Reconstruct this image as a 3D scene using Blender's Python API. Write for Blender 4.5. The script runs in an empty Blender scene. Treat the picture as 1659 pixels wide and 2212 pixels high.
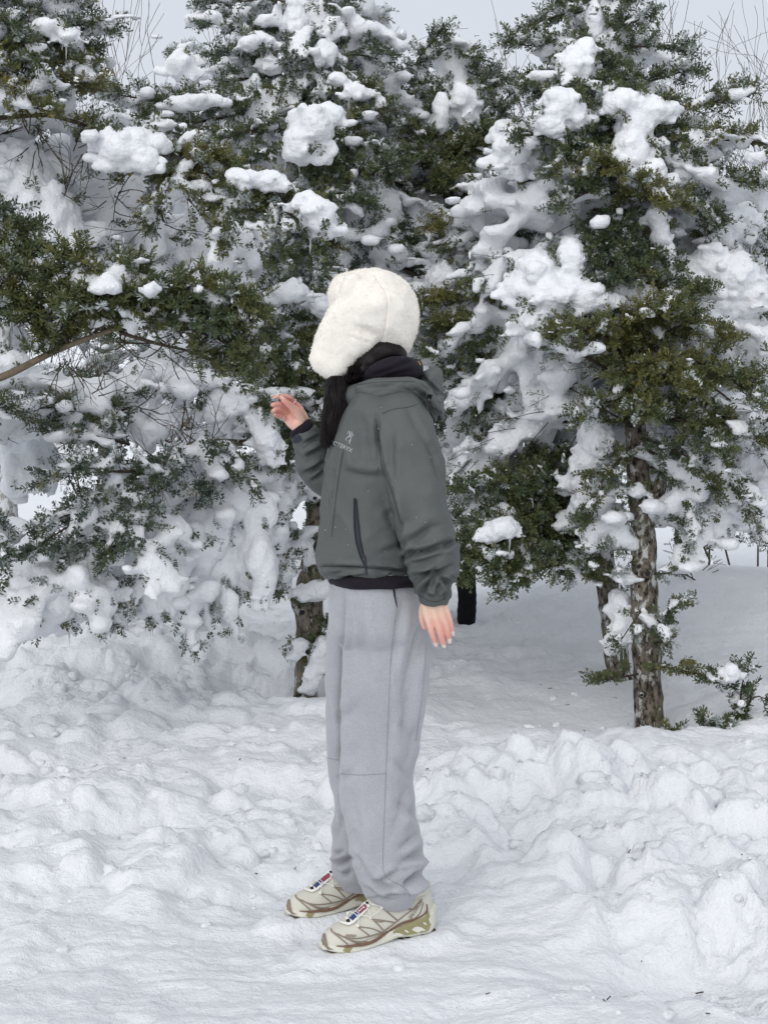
import bpy, bmesh, math
import numpy as np
from mathutils import Vector, Matrix
from mathutils.bvhtree import BVHTree

SC = bpy.context.scene
COL = SC.collection

# ------------------------------------------------------------------ camera
CAMZ = 1.23
FPX = 3000.0                      # focal length in pixels of a 1659 x 2212 frame
PITCH = math.atan(106.0 / FPX)
cam_data = bpy.data.cameras.new('camera')
cam = bpy.data.objects.new('camera', cam_data)
COL.objects.link(cam)
cam.location = (0, 0, CAMZ)
cam.rotation_euler = (math.pi / 2 - PITCH, 0, 0)
cam_data.sensor_fit = 'VERTICAL'
cam_data.sensor_height = 36.0
cam_data.lens = 36.0 * FPX / 2212.0
cam_data.clip_start = 0.05
cam_data.clip_end = 2000.0
SC.camera = cam

# ------------------------------------------------------------------ sky and sun (overcast)
world = bpy.data.worlds.new('World')
SC.world = world
world.use_nodes = True
nt = world.node_tree
nt.nodes.clear()
sky = nt.nodes.new('ShaderNodeTexSky')
sky.sky_type = 'NISHITA'
sky.sun_disc = False
SUN_EL, SUN_AZ = math.radians(33), math.radians(198)
sky.sun_elevation = SUN_EL
sky.sun_rotation = SUN_AZ
sky.air_density = 1.0
sky.dust_density = 6.0
sky.ozone_density = 1.0
hs = nt.nodes.new('ShaderNodeHueSaturation')
hs.inputs['Saturation'].default_value = 0.2
mx = nt.nodes.new('ShaderNodeMix')
mx.data_type = 'RGBA'
mx.inputs['Factor'].default_value = 0.86          # cloud cover: an even pale grey deck over the clear sky
mx.inputs['B'].default_value = (6.5, 6.92, 7.6, 1)
bg = nt.nodes.new('ShaderNodeBackground')
bg.inputs['Strength'].default_value = 0.1
wo = nt.nodes.new('ShaderNodeOutputWorld')
nt.links.new(sky.outputs['Color'], hs.inputs['Color'])
nt.links.new(hs.outputs['Color'], mx.inputs['A'])
nt.links.new(mx.outputs['Result'], bg.inputs['Color'])
nt.links.new(bg.outputs['Background'], wo.inputs['Surface'])

sun_data = bpy.data.lights.new('sun', 'SUN')
sun_data.energy = 1.25
sun_data.angle = math.radians(75)
sun_data.color = (1.0, 0.975, 0.94)
sun = bpy.data.objects.new('sun', sun_data)
COL.objects.link(sun)
sd = Vector((math.sin(SUN_AZ) * math.cos(SUN_EL), math.cos(SUN_AZ) * math.cos(SUN_EL), math.sin(SUN_EL)))
sun.rotation_euler = sd.to_track_quat('Z', 'Y').to_euler()
sun.location = (0, 0, 12)

SC.render.engine = 'CYCLES'
vs = SC.view_settings
vs.view_transform = 'Standard'
vs.look = 'None'
vs.exposure = 0.19
vs.gamma = 1.0
vs.use_curve_mapping = False
cy = SC.cycles
cy.use_denoising = True
try:
    cy.denoiser = 'OPENIMAGEDENOISE'
    cy.denoising_input_passes = 'RGB_ALBEDO_NORMAL'
except Exception:
    pass
cy.max_bounces = 12
cy.diffuse_bounces = 9
cy.glossy_bounces = 2
cy.transmission_bounces = 3
cy.transparent_max_bounces = 4
cy.caustics_reflective = False
cy.caustics_refractive = False

# ------------------------------------------------------------------ numeric helpers
CAMP = np.array([0, 0, CAMZ])
CP, SP = math.cos(PITCH), math.sin(PITCH)


def P(u, v, Y):
    """World point that lies at depth Y (metres from the lens plane) behind the photo point u, v."""
    a = (u - 829.5) / FPX
    b = -(v - 1106.0) / FPX
    d = np.array([a, CP + b * SP, -SP + b * CP])
    return CAMP + d * (Y / d[1])


def ray(u, v):
    a = (u - 829.5) / FPX
    b = -(v - 1106.0) / FPX
    return np.array([a, CP + b * SP, -SP + b * CP])


def proj(V):
    D = V - CAMP
    f = D[:, 1] * CP - D[:, 2] * SP
    up = D[:, 1] * SP + D[:, 2] * CP
    return 829.5 + FPX * D[:, 0] / f, 1106.0 - FPX * up / f


def nrm(a):
    a = np.asarray(a, float)
    return a / np.maximum(np.linalg.norm(a, axis=-1, keepdims=True), 1e-12)


def h32(*ks):
    x = np.zeros_like(np.asarray(ks[0]), dtype=np.uint32) + np.uint32(2166136261)
    for k in ks:
        x = (x ^ np.asarray(k).astype(np.int64).astype(np.uint32)) * np.uint32(16777619)
        x ^= x >> np.uint32(15)
        x = x * np.uint32(2246822519)
        x ^= x >> np.uint32(13)
    x = x * np.uint32(3266489917)
    x ^= x >> np.uint32(16)
    return x.astype(np.float64) / 4294967296.0


def noise(p, seed=0):
    """Smooth value noise in 3-D, about -1..1."""
    p = np.asarray(p, float)
    i = np.floor(p).astype(np.int64)
    f = p - i
    w = f * f * f * (f * (f * 6 - 15) + 10)
    out = 0
    for dx in (0, 1):
        for dy in (0, 1):
            for dz in (0, 1):
                hh = h32(i[:, 0] + dx, i[:, 1] + dy, i[:, 2] + dz, np.full(len(p), seed)) * 2 - 1
                wx = w[:, 0] if dx else 1 - w[:, 0]
                wy = w[:, 1] if dy else 1 - w[:, 1]
                wz = w[:, 2] if dz else 1 - w[:, 2]
                out = out + hh * wx * wy * wz
    return out


def fbm(p, octs=4, seed=0, gain=0.5, lac=2.03):
    a, s, t = 1.0, 0, 0
    p = np.asarray(p, float)
    for k in range(octs):
        s = s + a * noise(p, seed + 17 * k)
        t += a
        a *= gain
        p = p * lac + 3.7
    return s / t


def catmull(pts, n):
    pts = np.asarray(pts, float)
    if len(pts) == 2:
        t = np.linspace(0, 1, n)[:, None]
        return pts[0] * (1 - t) + pts[1] * t
    p = np.vstack([2 * pts[0] - pts[1], pts, 2 * pts[-1] - pts[-2]])
    seg = np.linalg.norm(np.diff(pts[:, :3], axis=0), axis=1)
    cum = np.concatenate([[0], np.cumsum(np.maximum(seg, 1e-9))])
    s = np.linspace(0, cum[-1], n)
    k = np.clip(np.searchsorted(cum, s, side='right') - 1, 0, len(pts) - 2)
    t = ((s - cum[k]) / (cum[k + 1] - cum[k]))[:, None]
    p0, p1, p2, p3 = p[k], p[k + 1], p[k + 2], p[k + 3]
    return 0.5 * (2 * p1 + (p2 - p0) * t + (2 * p0 - 5 * p1 + 4 * p2 - p3) * t ** 2 + (3 * p1 - p0 - 3 * p2 + p3) * t ** 3)


def interp_rows(rows, n):
    """rows: list of tuples whose first entry increases; smooth resampling to n rows."""
    rows = np.asarray(rows, float)
    x = np.linspace(rows[0, 0], rows[-1, 0], n)
    out = [x]
    m = np.gradient(rows[:, 1:], rows[:, 0], axis=0)
    k = np.clip(np.searchsorted(rows[:, 0], x, side='right') - 1, 0, len(rows) - 2)
    hgt = (rows[k + 1, 0] - rows[k, 0])
    t = (x - rows[k, 0]) / hgt
    for c in range(1, rows.shape[1]):
        y0, y1, m0, m1 = rows[k, c], rows[k + 1, c], m[k, c - 1] * hgt, m[k + 1, c - 1] * hgt
        out.append((2 * t ** 3 - 3 * t ** 2 + 1) * y0 + (t ** 3 - 2 * t ** 2 + t) * m0 + (-2 * t ** 3 + 3 * t ** 2) * y1 + (t ** 3 - t ** 2) * m1)
    return np.stack(out, 1)


class G:
    """Collects vertices, triangles, quads (and a tint per vertex)."""
    def __init__(self):
        self.v, self.t, self.q, self.a, self.n = [], [], [], [], 0

    def add(self, V, T=None, Q=None, a=0.5):
        V = np.asarray(V, float)
        self.v.append(V)
        if T is not None and len(T):
            self.t.append(np.asarray(T, np.int64) + self.n)
        if Q is not None and len(Q):
            self.q.append(np.asarray(Q, np.int64) + self.n)
        self.a.append(np.broadcast_to(np.asarray(a, float), (len(V),)))
        self.n += len(V)
        return self

    def arrays(self):
        V = np.concatenate(self.v) if self.v else np.zeros((0, 3))
        T = np.concatenate(self.t) if self.t else np.zeros((0, 3), np.int64)
        Q = np.concatenate(self.q) if self.q else np.zeros((0, 4), np.int64)
        A = np.concatenate(self.a) if self.a else np.zeros(0)
        return V, T, Q, A


def make_mesh(name, V, T, Q, mat=None, smooth=True, A=None):
    me = bpy.data.meshes.new(name)
    nt_, nq = len(T), len(Q)
    me.vertices.add(len(V))
    me.vertices.foreach_set('co', np.ascontiguousarray(V, np.float32).ravel())
    loops = np.concatenate([np.asarray(T, np.int32).ravel(), np.asarray(Q, np.int32).ravel()])
    me.loops.add(len(loops))
    me.loops.foreach_set('vertex_index', loops)
    me.polygons.add(nt_ + nq)
    starts = np.concatenate([np.arange(nt_) * 3, nt_ * 3 + np.arange(nq) * 4]).astype(np.int32)
    me.polygons.foreach_set('loop_start', starts)
    if smooth:
        me.polygons.foreach_set('use_smooth', np.ones(nt_ + nq, bool))
    if A is not None:
        at = me.attributes.new('tint', 'FLOAT', 'POINT')
        at.data.foreach_set('value', np.ascontiguousarray(A, np.float32))
    me.update()
    me.validate()
    if mat:
        me.materials.append(mat)
    return me


def link(name, me, parent=None):
    o = bpy.data.objects.new(name, me)
    COL.objects.link(o)
    if parent is not None:
        o.parent = parent
        if parent.parent is None and parent.type == 'EMPTY':
            o.matrix_parent_inverse = Matrix.Translation(-parent.location)
    return o


def build(name, g, mat, parent=None, smooth=True, tint=False):
    if isinstance(g, G):
        V, T, Q, A = g.arrays()
    else:
        V, T, Q = g
        A = None
    return link(name, make_mesh(name, V, T, Q, mat, smooth, A if tint else None), parent)


def root(name, loc, label, cat, group=None):
    o = bpy.data.objects.new(name, None)
    COL.objects.link(o)
    o.location = Vector(loc)
    o.empty_display_size = 0.1
    tag(o, label, cat, group)
    return o


def tag(o, label=None, cat=None, group=None, kind=None):
    if label: o['label'] = label
    if cat: o['category'] = cat
    if group: o['group'] = group
    if kind: o['kind'] = kind
    return o


_ico = {}
def ico(sub):
    if sub not in _ico:
        bm = bmesh.new()
        bmesh.ops.create_icosphere(bm, subdivisions=sub, radius=1)
        V = np.array([v.co[:] for v in bm.verts])
        T = np.array([[v.index for v in f.verts] for f in bm.faces])
        bm.free()
        _ico[sub] = (V, T)
    return _ico[sub]


def ellipsoids(C, R, sub=2, rot=None):
    """C (n,3); R (n,) or (n,3); rot (n,3,3) optional."""
    C = np.atleast_2d(np.asarray(C, float))
    R = np.asarray(R, float)
    if R.ndim == 1:
        R = np.repeat(R[:, None], 3, 1)
    v, t = ico(sub)
    V = v[None] * R[:, None, :]
    if rot is not None:
        V = np.einsum('nij,nkj->nki', rot, V)
    V = V + C[:, None, :]
    T = t[None] + (np.arange(len(C)) * len(v))[:, None, None]
    return V.reshape(-1, 3), T.reshape(-1, 3)


def grid_faces(n, m, wrap=False):
    i = np.arange(n - 1)[:, None]
    j = np.arange(m if wrap else m - 1)[None]
    j2 = (j + 1) % m
    return np.stack([i * m + j, i * m + j2, (i + 1) * m + j2, (i + 1) * m + j], -1).reshape(-1, 4)


def loft(rings, cap=True):
    """rings (n,m,3) closed around m."""
    n, m = rings.shape[:2]
    V = rings.reshape(-1, 3)
    Q = grid_faces(n, m, True)
    T = np.zeros((0, 3), np.int64)
    if cap:
        V = np.vstack([V, rings[0].mean(0), rings[-1].mean(0)])
        j = np.arange(m)
        a = np.stack([np.full(m, n * m), (j + 1) % m, j], 1)
        b = np.stack([np.full(m, n * m + 1), (n - 1) * m + j, (n - 1) * m + (j + 1) % m], 1)
        T = np.vstack([a, b])
    return V, T, Q


def frames(p):
    t = nrm(np.gradient(p, axis=0))
    ref = np.array([0.13, 0.21, 0.97]) if abs(t[0, 2]) < 0.9 else np.array([0.97, 0.2, 0.1])
    s = nrm(np.cross(t[0], ref))
    S = [s]
    for k in range(1, len(p)):
        s = s - t[k] * np.dot(s, t[k])
        s = s / max(np.linalg.norm(s), 1e-9)
        S.append(s)
    S = np.array(S)
    return t, S, np.cross(t, S)


def tube(p, r, k=8, ry=None, ref=None):
    p = np.asarray(p, float)
    r = np.broadcast_to(np.asarray(r, float), (len(p),))
    t, s, b = frames(p)
    if ref is not None:
        b = nrm(ref - t * (t @ ref)[:, None])
        s = np.cross(b, t)
    ry = r if ry is None else np.broadcast_to(np.asarray(ry, float), (len(p),))
    a = np.arange(k) * 2 * math.pi / k
    rings = p[:, None] + (np.cos(a)[None, :, None] * s[:, None] * r[:, None, None]
                          + np.sin(a)[None, :, None] * b[:, None] * ry[:, None, None])
    return loft(rings)


def tubes_batch(PT, R, k=4):
    """PT (N,m,3), R (N,m) -> V, Q without caps."""
    N, m = PT.shape[:2]
    t = nrm(np.gradient(PT, axis=1))
    ref = np.where(np.abs(t[:, :1, 2:3]) < 0.85, np.array([0.0, 0.1, 1.0]), np.array([1.0, 0.1, 0.0]))
    s = nrm(np.cross(t, np.broadcast_to(ref, t.shape)))
    b = np.cross(t, s)
    a = np.arange(k) * 2 * math.pi / k
    V = PT[:, :, None] + (np.cos(a)[:, None] * s[:, :, None] + np.sin(a)[:, None] * b[:, :, None]) * R[:, :, None, None]
    f = grid_faces(m, k, True)
    Q = f[None] + (np.arange(N) * m * k)[:, None, None]
    return V.reshape(-1, 3), Q.reshape(-1, 4)


def tri_of(T, Q):
    T = np.asarray(T, np.int64).reshape(-1, 3)
    Q = np.asarray(Q, np.int64).reshape(-1, 4)
    return np.vstack([T, Q[:, [0, 1, 2]], Q[:, [0, 2, 3]]])


def vnormals(V, T, Q):
    F = tri_of(T, Q)
    n = np.cross(V[F[:, 1]] - V[F[:, 0]], V[F[:, 2]] - V[F[:, 0]])
    N = np.zeros_like(V)
    for c in range(3):
        for d in range(3):
            N[:, d] += np.bincount(F[:, c], n[:, d], len(V))
    return nrm(N)


def fuse(V, F, voxel, smooth=4, factor=0.5):
    """Union of closed shells as one even quad skin."""
    me = make_mesh('tmp', V, F, np.zeros((0, 4), np.int64), None, False)
    o = bpy.data.objects.new('tmp', me)
    COL.objects.link(o)
    m = o.modifiers.new('r', 'REMESH')
    m.mode = 'VOXEL'
    m.voxel_size = voxel
    m.adaptivity = 0
    if smooth:
        s = o.modifiers.new('s', 'SMOOTH')
        s.factor = factor
        s.iterations = smooth
    dg = bpy.context.evaluated_depsgraph_get()
    ev = o.evaluated_get(dg)
    e = ev.to_mesh()
    n = len(e.vertices)
    W = np.empty(n * 3, np.float32)
    e.vertices.foreach_get('co', W)
    nl = np.empty(len(e.polygons), np.int32)
    e.polygons.foreach_get('loop_total', nl)
    li = np.empty(len(e.loops), np.int32)
    e.loops.foreach_get('vertex_index', li)
    st = np.concatenate([[0], np.cumsum(nl)[:-1]])
    q = st[nl == 4]
    t = st[nl == 3]
    Q = np.stack([li[q + k] for k in range(4)], 1).astype(np.int64) if len(q) else np.zeros((0, 4), np.int64)
    T = np.stack([li[t + k] for k in range(3)], 1).astype(np.int64) if len(t) else np.zeros((0, 3), np.int64)
    ev.to_mesh_clear()
    bpy.data.objects.remove(o)
    bpy.data.meshes.remove(me)
    return W.reshape(-1, 3).astype(float), T, Q


class Shells(G):
    def tri(self):
        V, T, Q, A = self.arrays()
        return V, tri_of(T, Q)

    def fuse(self, voxel, smooth=4, factor=0.5):
        V, F = self.tri()
        return fuse(V, F, voxel, smooth, factor)


def in_poly(pts, poly):
    x, y = pts[:, 0], pts[:, 1]
    ins = np.zeros(len(pts), bool)
    n = len(poly)
    for i in range(n):
        x1, y1 = poly[i]
        x2, y2 = poly[(i + 1) % n]
        c = ((y1 > y) != (y2 > y)) & (x < (x2 - x1) * (y - y1) / ((y2 - y1) if y2 != y1 else 1e-9) + x1)
        ins ^= c
    return ins


def seg_dist(pts, a, b):
    a, b = np.asarray(a, float), np.asarray(b, float)
    d = b - a
    t = np.clip(((pts - a) @ d) / max(d @ d, 1e-12), 0, 1)
    return np.linalg.norm(pts - (a + t[:, None] * d), axis=1), t


def outline_balls(poly, step, rmin):
    """Medial balls (u, v, r) whose union fills the outline."""
    poly = np.asarray(poly, float)
    lo, hi = poly.min(0), poly.max(0)
    gx, gy = np.meshgrid(np.arange(lo[0], hi[0], step), np.arange(lo[1], hi[1], step))
    pts = np.stack([gx.ravel(), gy.ravel()], 1)
    pts = pts[in_poly(pts, poly)]
    d = np.full(len(pts), 1e9)
    for i in range(len(poly)):
        d = np.minimum(d, seg_dist(pts, poly[i], poly[(i + 1) % len(poly)])[0])
    k = d > rmin
    return pts[k], d[k]

# ------------------------------------------------------------------ materials
def mat_new(name):
    m = bpy.data.materials.new(name)
    m.use_nodes = True
    n = m.node_tree
    n.nodes.clear()
    out = n.nodes.new('ShaderNodeOutputMaterial')
    b = n.nodes.new('ShaderNodeBsdfPrincipled')
    n.links.new(b.outputs['BSDF'], out.inputs['Surface'])
    return m, n, b


def nd(n, kind, **kw):
    x = n.nodes.new(kind)
    for k, v in kw.items():
        if k in x.inputs:
            x.inputs[k].default_value = v
        else:
            setattr(x, k, v)
    return x


def ramp(n, fac, stops):
    r = n.nodes.new('ShaderNodeValToRGB')
    e = r.color_ramp.elements
    while len(e) < len(stops):
        e.new(0.5)
    for k, (p, c) in enumerate(stops):
        e[k].position = p
        e[k].color = (*c, 1)
    n.links.new(fac, r.inputs['Fac'])
    return r.outputs['Color']


def coords(n, scale=1.0):
    tc = n.nodes.new('ShaderNodeTexCoord')
    mp = n.nodes.new('ShaderNodeMapping')
    mp.inputs['Scale'].default_value = (scale,) * 3 if not isinstance(scale, tuple) else scale
    n.links.new(tc.outputs['Object'], mp.inputs['Vector'])
    return mp.outputs['Vector']


def noise_tex(n, vec, scale, detail=4, rough=0.55):
    t = nd(n, 'ShaderNodeTexNoise', Scale=scale, Detail=detail, Roughness=rough)
    n.links.new(vec, t.inputs['Vector'])
    return t.outputs['Fac']


def bump(n, b, height, strength, dist):
    k = nd(n, 'ShaderNodeBump', Strength=strength, Distance=dist)
    n.links.new(height, k.inputs['Height'])
    n.links.new(k.outputs['Normal'], b.inputs['Normal'])
    return k


def math_node(n, op, a, b_):
    x = n.nodes.new('ShaderNodeMath')
    x.operation = op
    for i, s in enumerate((a, b_)):
        if isinstance(s, (int, float)):
            x.inputs[i].default_value = s
        else:
            n.links.new(s, x.inputs[i])
    return x.outputs[0]


def snow_mat(name, fine, coarse, strength=0.6, col=(0.86, 0.875, 0.90)):
    m, n, b = mat_new(name)
    v = coords(n)
    c = ramp(n, noise_tex(n, v, 3.0, 3), [(0.3, tuple(x * 0.965 for x in col)), (0.7, col)])
    n.links.new(c, b.inputs['Base Color'])
    b.inputs['Roughness'].default_value = 0.62
    b.inputs['Specular IOR Level'].default_value = 0.25
    h1 = noise_tex(n, v, fine, 5, 0.65)
    h2 = noise_tex(n, v, coarse, 4, 0.6)
    h = math_node(n, 'ADD', math_node(n, 'MULTIPLY', h1, 0.35), h2)
    bump(n, b, h, strength, 0.012)
    return m


def plain(name, col, rough=0.6, spec=0.3, nscale=60, nstr=0.15, var=0.12):
    m, n, b = mat_new(name)
    v = coords(n)
    f = noise_tex(n, v, nscale, 4)
    c = ramp(n, f, [(0.25, tuple(x * (1 - var) for x in col)), (0.75, tuple(min(1, x * (1 + var)) for x in col))])
    n.links.new(c, b.inputs['Base Color'])
    b.inputs['Roughness'].default_value = rough
    b.inputs['Specular IOR Level'].default_value = spec
    bump(n, b, f, nstr, 0.002)
    return m


M = {}
M['snow_ground'] = snow_mat('snow_ground', 190, 38, 1.0)
M['snow_tree'] = snow_mat('snow_tree', 170, 42, 0.95)
M['snow_far'] = snow_mat('snow_far', 20, 3, 0.4)


def bark_mat(name, dark, light, lichen, amount):
    m, n, b = mat_new(name)
    v = coords(n, (1.0, 1.0, 0.55))
    f = noise_tex(n, v, 38, 6, 0.7)
    c1 = ramp(n, f, [(0.40, dark), (0.56, light)])
    g = noise_tex(n, v, 24, 5, 0.65)
    mk = ramp(n, g, [(amount - 0.03, (0, 0, 0)), (amount + 0.03, (1, 1, 1))])
    mix = n.nodes.new('ShaderNodeMix'); mix.data_type = 'RGBA'
    n.links.new(mk, mix.inputs['Factor']); n.links.new(c1, mix.inputs['A'])
    mix.inputs['B'].default_value = (*lichen, 1)
    ms = noise_tex(n, v, 9, 3, 0.6)
    mk2 = ramp(n, ms, [(0.54, (0, 0, 0)), (0.70, (0.6, 0.6, 0.6))])
    mix2 = n.nodes.new('ShaderNodeMix'); mix2.data_type = 'RGBA'
    n.links.new(mk2, mix2.inputs['Factor']); n.links.new(mix.outputs['Result'], mix2.inputs['A'])
    mix2.inputs['B'].default_value = (0.055, 0.065, 0.022, 1)
    n.links.new(mix2.outputs['Result'], b.inputs['Base Color'])
    b.inputs['Roughness'].default_value = 0.9
    b.inputs['Specular IOR Level'].default_value = 0.15
    bump(n, b, f, 0.9, 0.012)
    return m


M['bark'] = bark_mat('bark', (0.022, 0.017, 0.013), (0.20, 0.172, 0.138), (0.50, 0.51, 0.49), 0.575)
M['twig'] = plain('twig', (0.060, 0.045, 0.033), 0.85, 0.15, 90, 0.3, 0.35)
M['limb'] = plain('limb', (0.15, 0.12, 0.085), 0.9, 0.15, 70, 0.6, 0.4)
M['bare'] = plain('bare_wood', (0.085, 0.066, 0.060), 0.9, 0.1, 60, 0.2, 0.3)


def needle_mat(name='fir_needles'):
    m, n, b = mat_new(name)
    a = n.nodes.new('ShaderNodeAttribute'); a.attribute_name = 'tint'
    c = ramp(n, a.outputs['Fac'], [(0.0, (0.055, 0.084, 0.066)), (0.35, (0.064, 0.088, 0.038)), (0.7, (0.118, 0.116, 0.032)),
                                   (0.845, (0.165, 0.135, 0.036)), (0.86, (0.17, 0.205, 0.185)), (1.0, (0.55, 0.59, 0.59))])
    n.links.new(c, b.inputs['Base Color'])
    b.inputs['Roughness'].default_value = 0.55
    b.inputs['Specular IOR Level'].default_value = 0.35
    return m


M['needles'] = needle_mat()


def ice_mat():
    m, n, b = mat_new('ice')
    b.inputs['Base Color'].default_value = (0.80, 0.84, 0.88, 1)
    b.inputs['Roughness'].default_value = 0.12
    b.inputs['Transmission Weight'].default_value = 0.55
    b.inputs['IOR'].default_value = 1.31
    return m


M['ice'] = ice_mat()


def fabric(name, col, var, weave, rough, sheen, speck=0.0, bumpd=0.0012, big=0.08):
    m, n, b = mat_new(name)
    v = coords(n)
    f = noise_tex(n, v, weave, 3, 0.7)
    g = noise_tex(n, v, 7, 4, 0.55)
    s = math_node(n, 'ADD', math_node(n, 'MULTIPLY', f, 1.0), math_node(n, 'MULTIPLY', g, big))
    lo = tuple(x * (1 - var) for x in col); hi = tuple(min(1, x * (1 + var)) for x in col)
    c = ramp(n, s, [(0.30, lo), (0.5 + big * 0.5, col), (0.75, hi)])
    n.links.new(c, b.inputs['Base Color'])
    b.inputs['Roughness'].default_value = rough
    b.inputs['Specular IOR Level'].default_value = 0.25
    b.inputs['Sheen Weight'].default_value = sheen
    b.inputs['Sheen Roughness'].default_value = 0.5
    bump(n, b, f, 0.5, bumpd)
    return m


M['jacket'] = fabric('jacket_shell', (0.088, 0.096, 0.093), 0.12, 520, 0.5, 0.0, big=0.25)
M['jacket_seam'] = plain('jacket_seam', (0.055, 0.06, 0.06), 0.8, 0.2, 200, 0.1, 0.1)
M['jacket_dark'] = fabric('jacket_trim', (0.030, 0.033, 0.044), 0.2, 420, 0.7, 0.05)
M['hoodie'] = fabric('hoodie_fleece', (0.011, 0.008, 0.014), 0.3, 300, 0.9, 0.03)
M['trousers'] = fabric('heather_jersey', (0.355, 0.36, 0.385), 0.16, 420, 0.95, 0.3, big=0.35, bumpd=0.0015)
M['seam'] = plain('seam_thread', (0.30, 0.30, 0.32), 0.9, 0.1, 200, 0.2, 0.15)
M['fur'] = plain('cream_fur', (0.84, 0.80, 0.735), 0.95, 0.1, 26, 0.3, 0.035)
M['fur_seam'] = plain('hat_stitching', (0.72, 0.67, 0.60), 0.95, 0.1, 60, 0.3, 0.1)
M['hair'] = plain('dark_hair', (0.008, 0.0055, 0.0055), 0.5, 0.2, 240, 0.2, 0.4)
M['shoe'] = fabric('shoe_mesh', (0.60, 0.585, 0.51), 0.07, 420, 0.75, 0.1)
M['shoe_film'] = plain('shoe_film', (0.25, 0.20, 0.155), 0.5, 0.4, 200, 0.1, 0.1)
M['shoe_band'] = plain('shoe_band', (0.18, 0.105, 0.07), 0.6, 0.3, 200, 0.2, 0.2)
M['shoe_foam'] = plain('shoe_foam', (0.66, 0.645, 0.56), 0.65, 0.3, 120, 0.2, 0.05)
M['shoe_olive'] = plain('shoe_olive', (0.29, 0.265, 0.135), 0.6, 0.3, 120, 0.2, 0.1)
M['shoe_rubber'] = plain('shoe_rubber', (0.24, 0.185, 0.155), 0.8, 0.3, 120, 0.3, 0.15)
M['sole_rubber'] = plain('sole_rubber', (0.10, 0.075, 0.06), 0.85, 0.2, 120, 0.3, 0.15)
M['white_plastic'] = plain('white_plastic', (0.78, 0.77, 0.73), 0.4, 0.5, 100, 0.05, 0.03)
M['navy'] = plain('navy_print', (0.025, 0.05, 0.16), 0.5, 0.4, 200, 0.05, 0.1)
M['crimson'] = plain('crimson_print', (0.24, 0.04, 0.07), 0.5, 0.4, 200, 0.05, 0.1)
M['black'] = plain('black_rubber', (0.012, 0.012, 0.014), 0.6, 0.3, 100, 0.1, 0.2)
M['print'] = plain('pale_embroidery', (0.34, 0.36, 0.36), 0.8, 0.2, 500, 0.2, 0.05)
M['black_cloth'] = fabric('black_cloth', (0.006, 0.006, 0.007), 0.2, 300, 0.95, 0.0)
M['dark_coat'] = fabric('dark_coat', (0.05, 0.052, 0.058), 0.2, 200, 0.9, 0.1)
M['tan_tab'] = plain('tan_tab', (0.48, 0.27, 0.09), 0.7, 0.3, 100, 0.1, 0.1)
M['nail'] = plain('nail_gel', (0.74, 0.58, 0.54), 0.12, 0.6, 300, 0.05, 0.1)
M['silver'] = plain('silver', (0.75, 0.76, 0.78), 0.2, 0.8, 100, 0.02, 0.05)
M['silver'].node_tree.nodes['Principled BSDF'].inputs['Metallic'].default_value = 0.9


def skin_mat():
    m, n, b = mat_new('skin')
    v = coords(n)
    a = n.nodes.new('ShaderNodeAttribute'); a.attribute_name = 'tint'     # rosy cold fingers (1), paler wrist (0)
    f = noise_tex(n, v, 70, 4)
    s = math_node(n, 'ADD', a.outputs['Fac'], math_node(n, 'MULTIPLY', math_node(n, 'SUBTRACT', f, 0.5), 0.5))
    c = ramp(n, s, [(0.0, (0.76, 0.54, 0.42)), (0.5, (0.74, 0.43, 0.35)), (1.0, (0.70, 0.34, 0.28))])
    n.links.new(c, b.inputs['Base Color'])
    b.inputs['Roughness'].default_value = 0.5
    b.inputs['Specular IOR Level'].default_value = 0.4
    b.inputs['Subsurface Weight'].default_value = 0.15
    b.inputs['Subsurface Radius'].default_value = (0.006, 0.0025, 0.0015)
    b.inputs['Subsurface Scale'].default_value = 1.0
    bump(n, b, noise_tex(n, v, 420, 3), 0.25, 0.0008)
    return m


M['skin'] = skin_mat()

# ------------------------------------------------------------------ the snow-covered ground
def gauss(x, y, cx, cy, sx, sy=None, rot=0.0):
    sy = sx if sy is None else sy
    c, s = math.cos(rot), math.sin(rot)
    dx, dy = x - cx, y - cy
    a, b = dx * c + dy * s, -dx * s + dy * c
    return np.exp(-0.5 * ((a / sx) ** 2 + (b / sy) ** 2))


def sstep(a, b, x):
    t = np.clip((x - a) / (b - a), 0, 1)
    return t * t * (3 - 2 * t)


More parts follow.
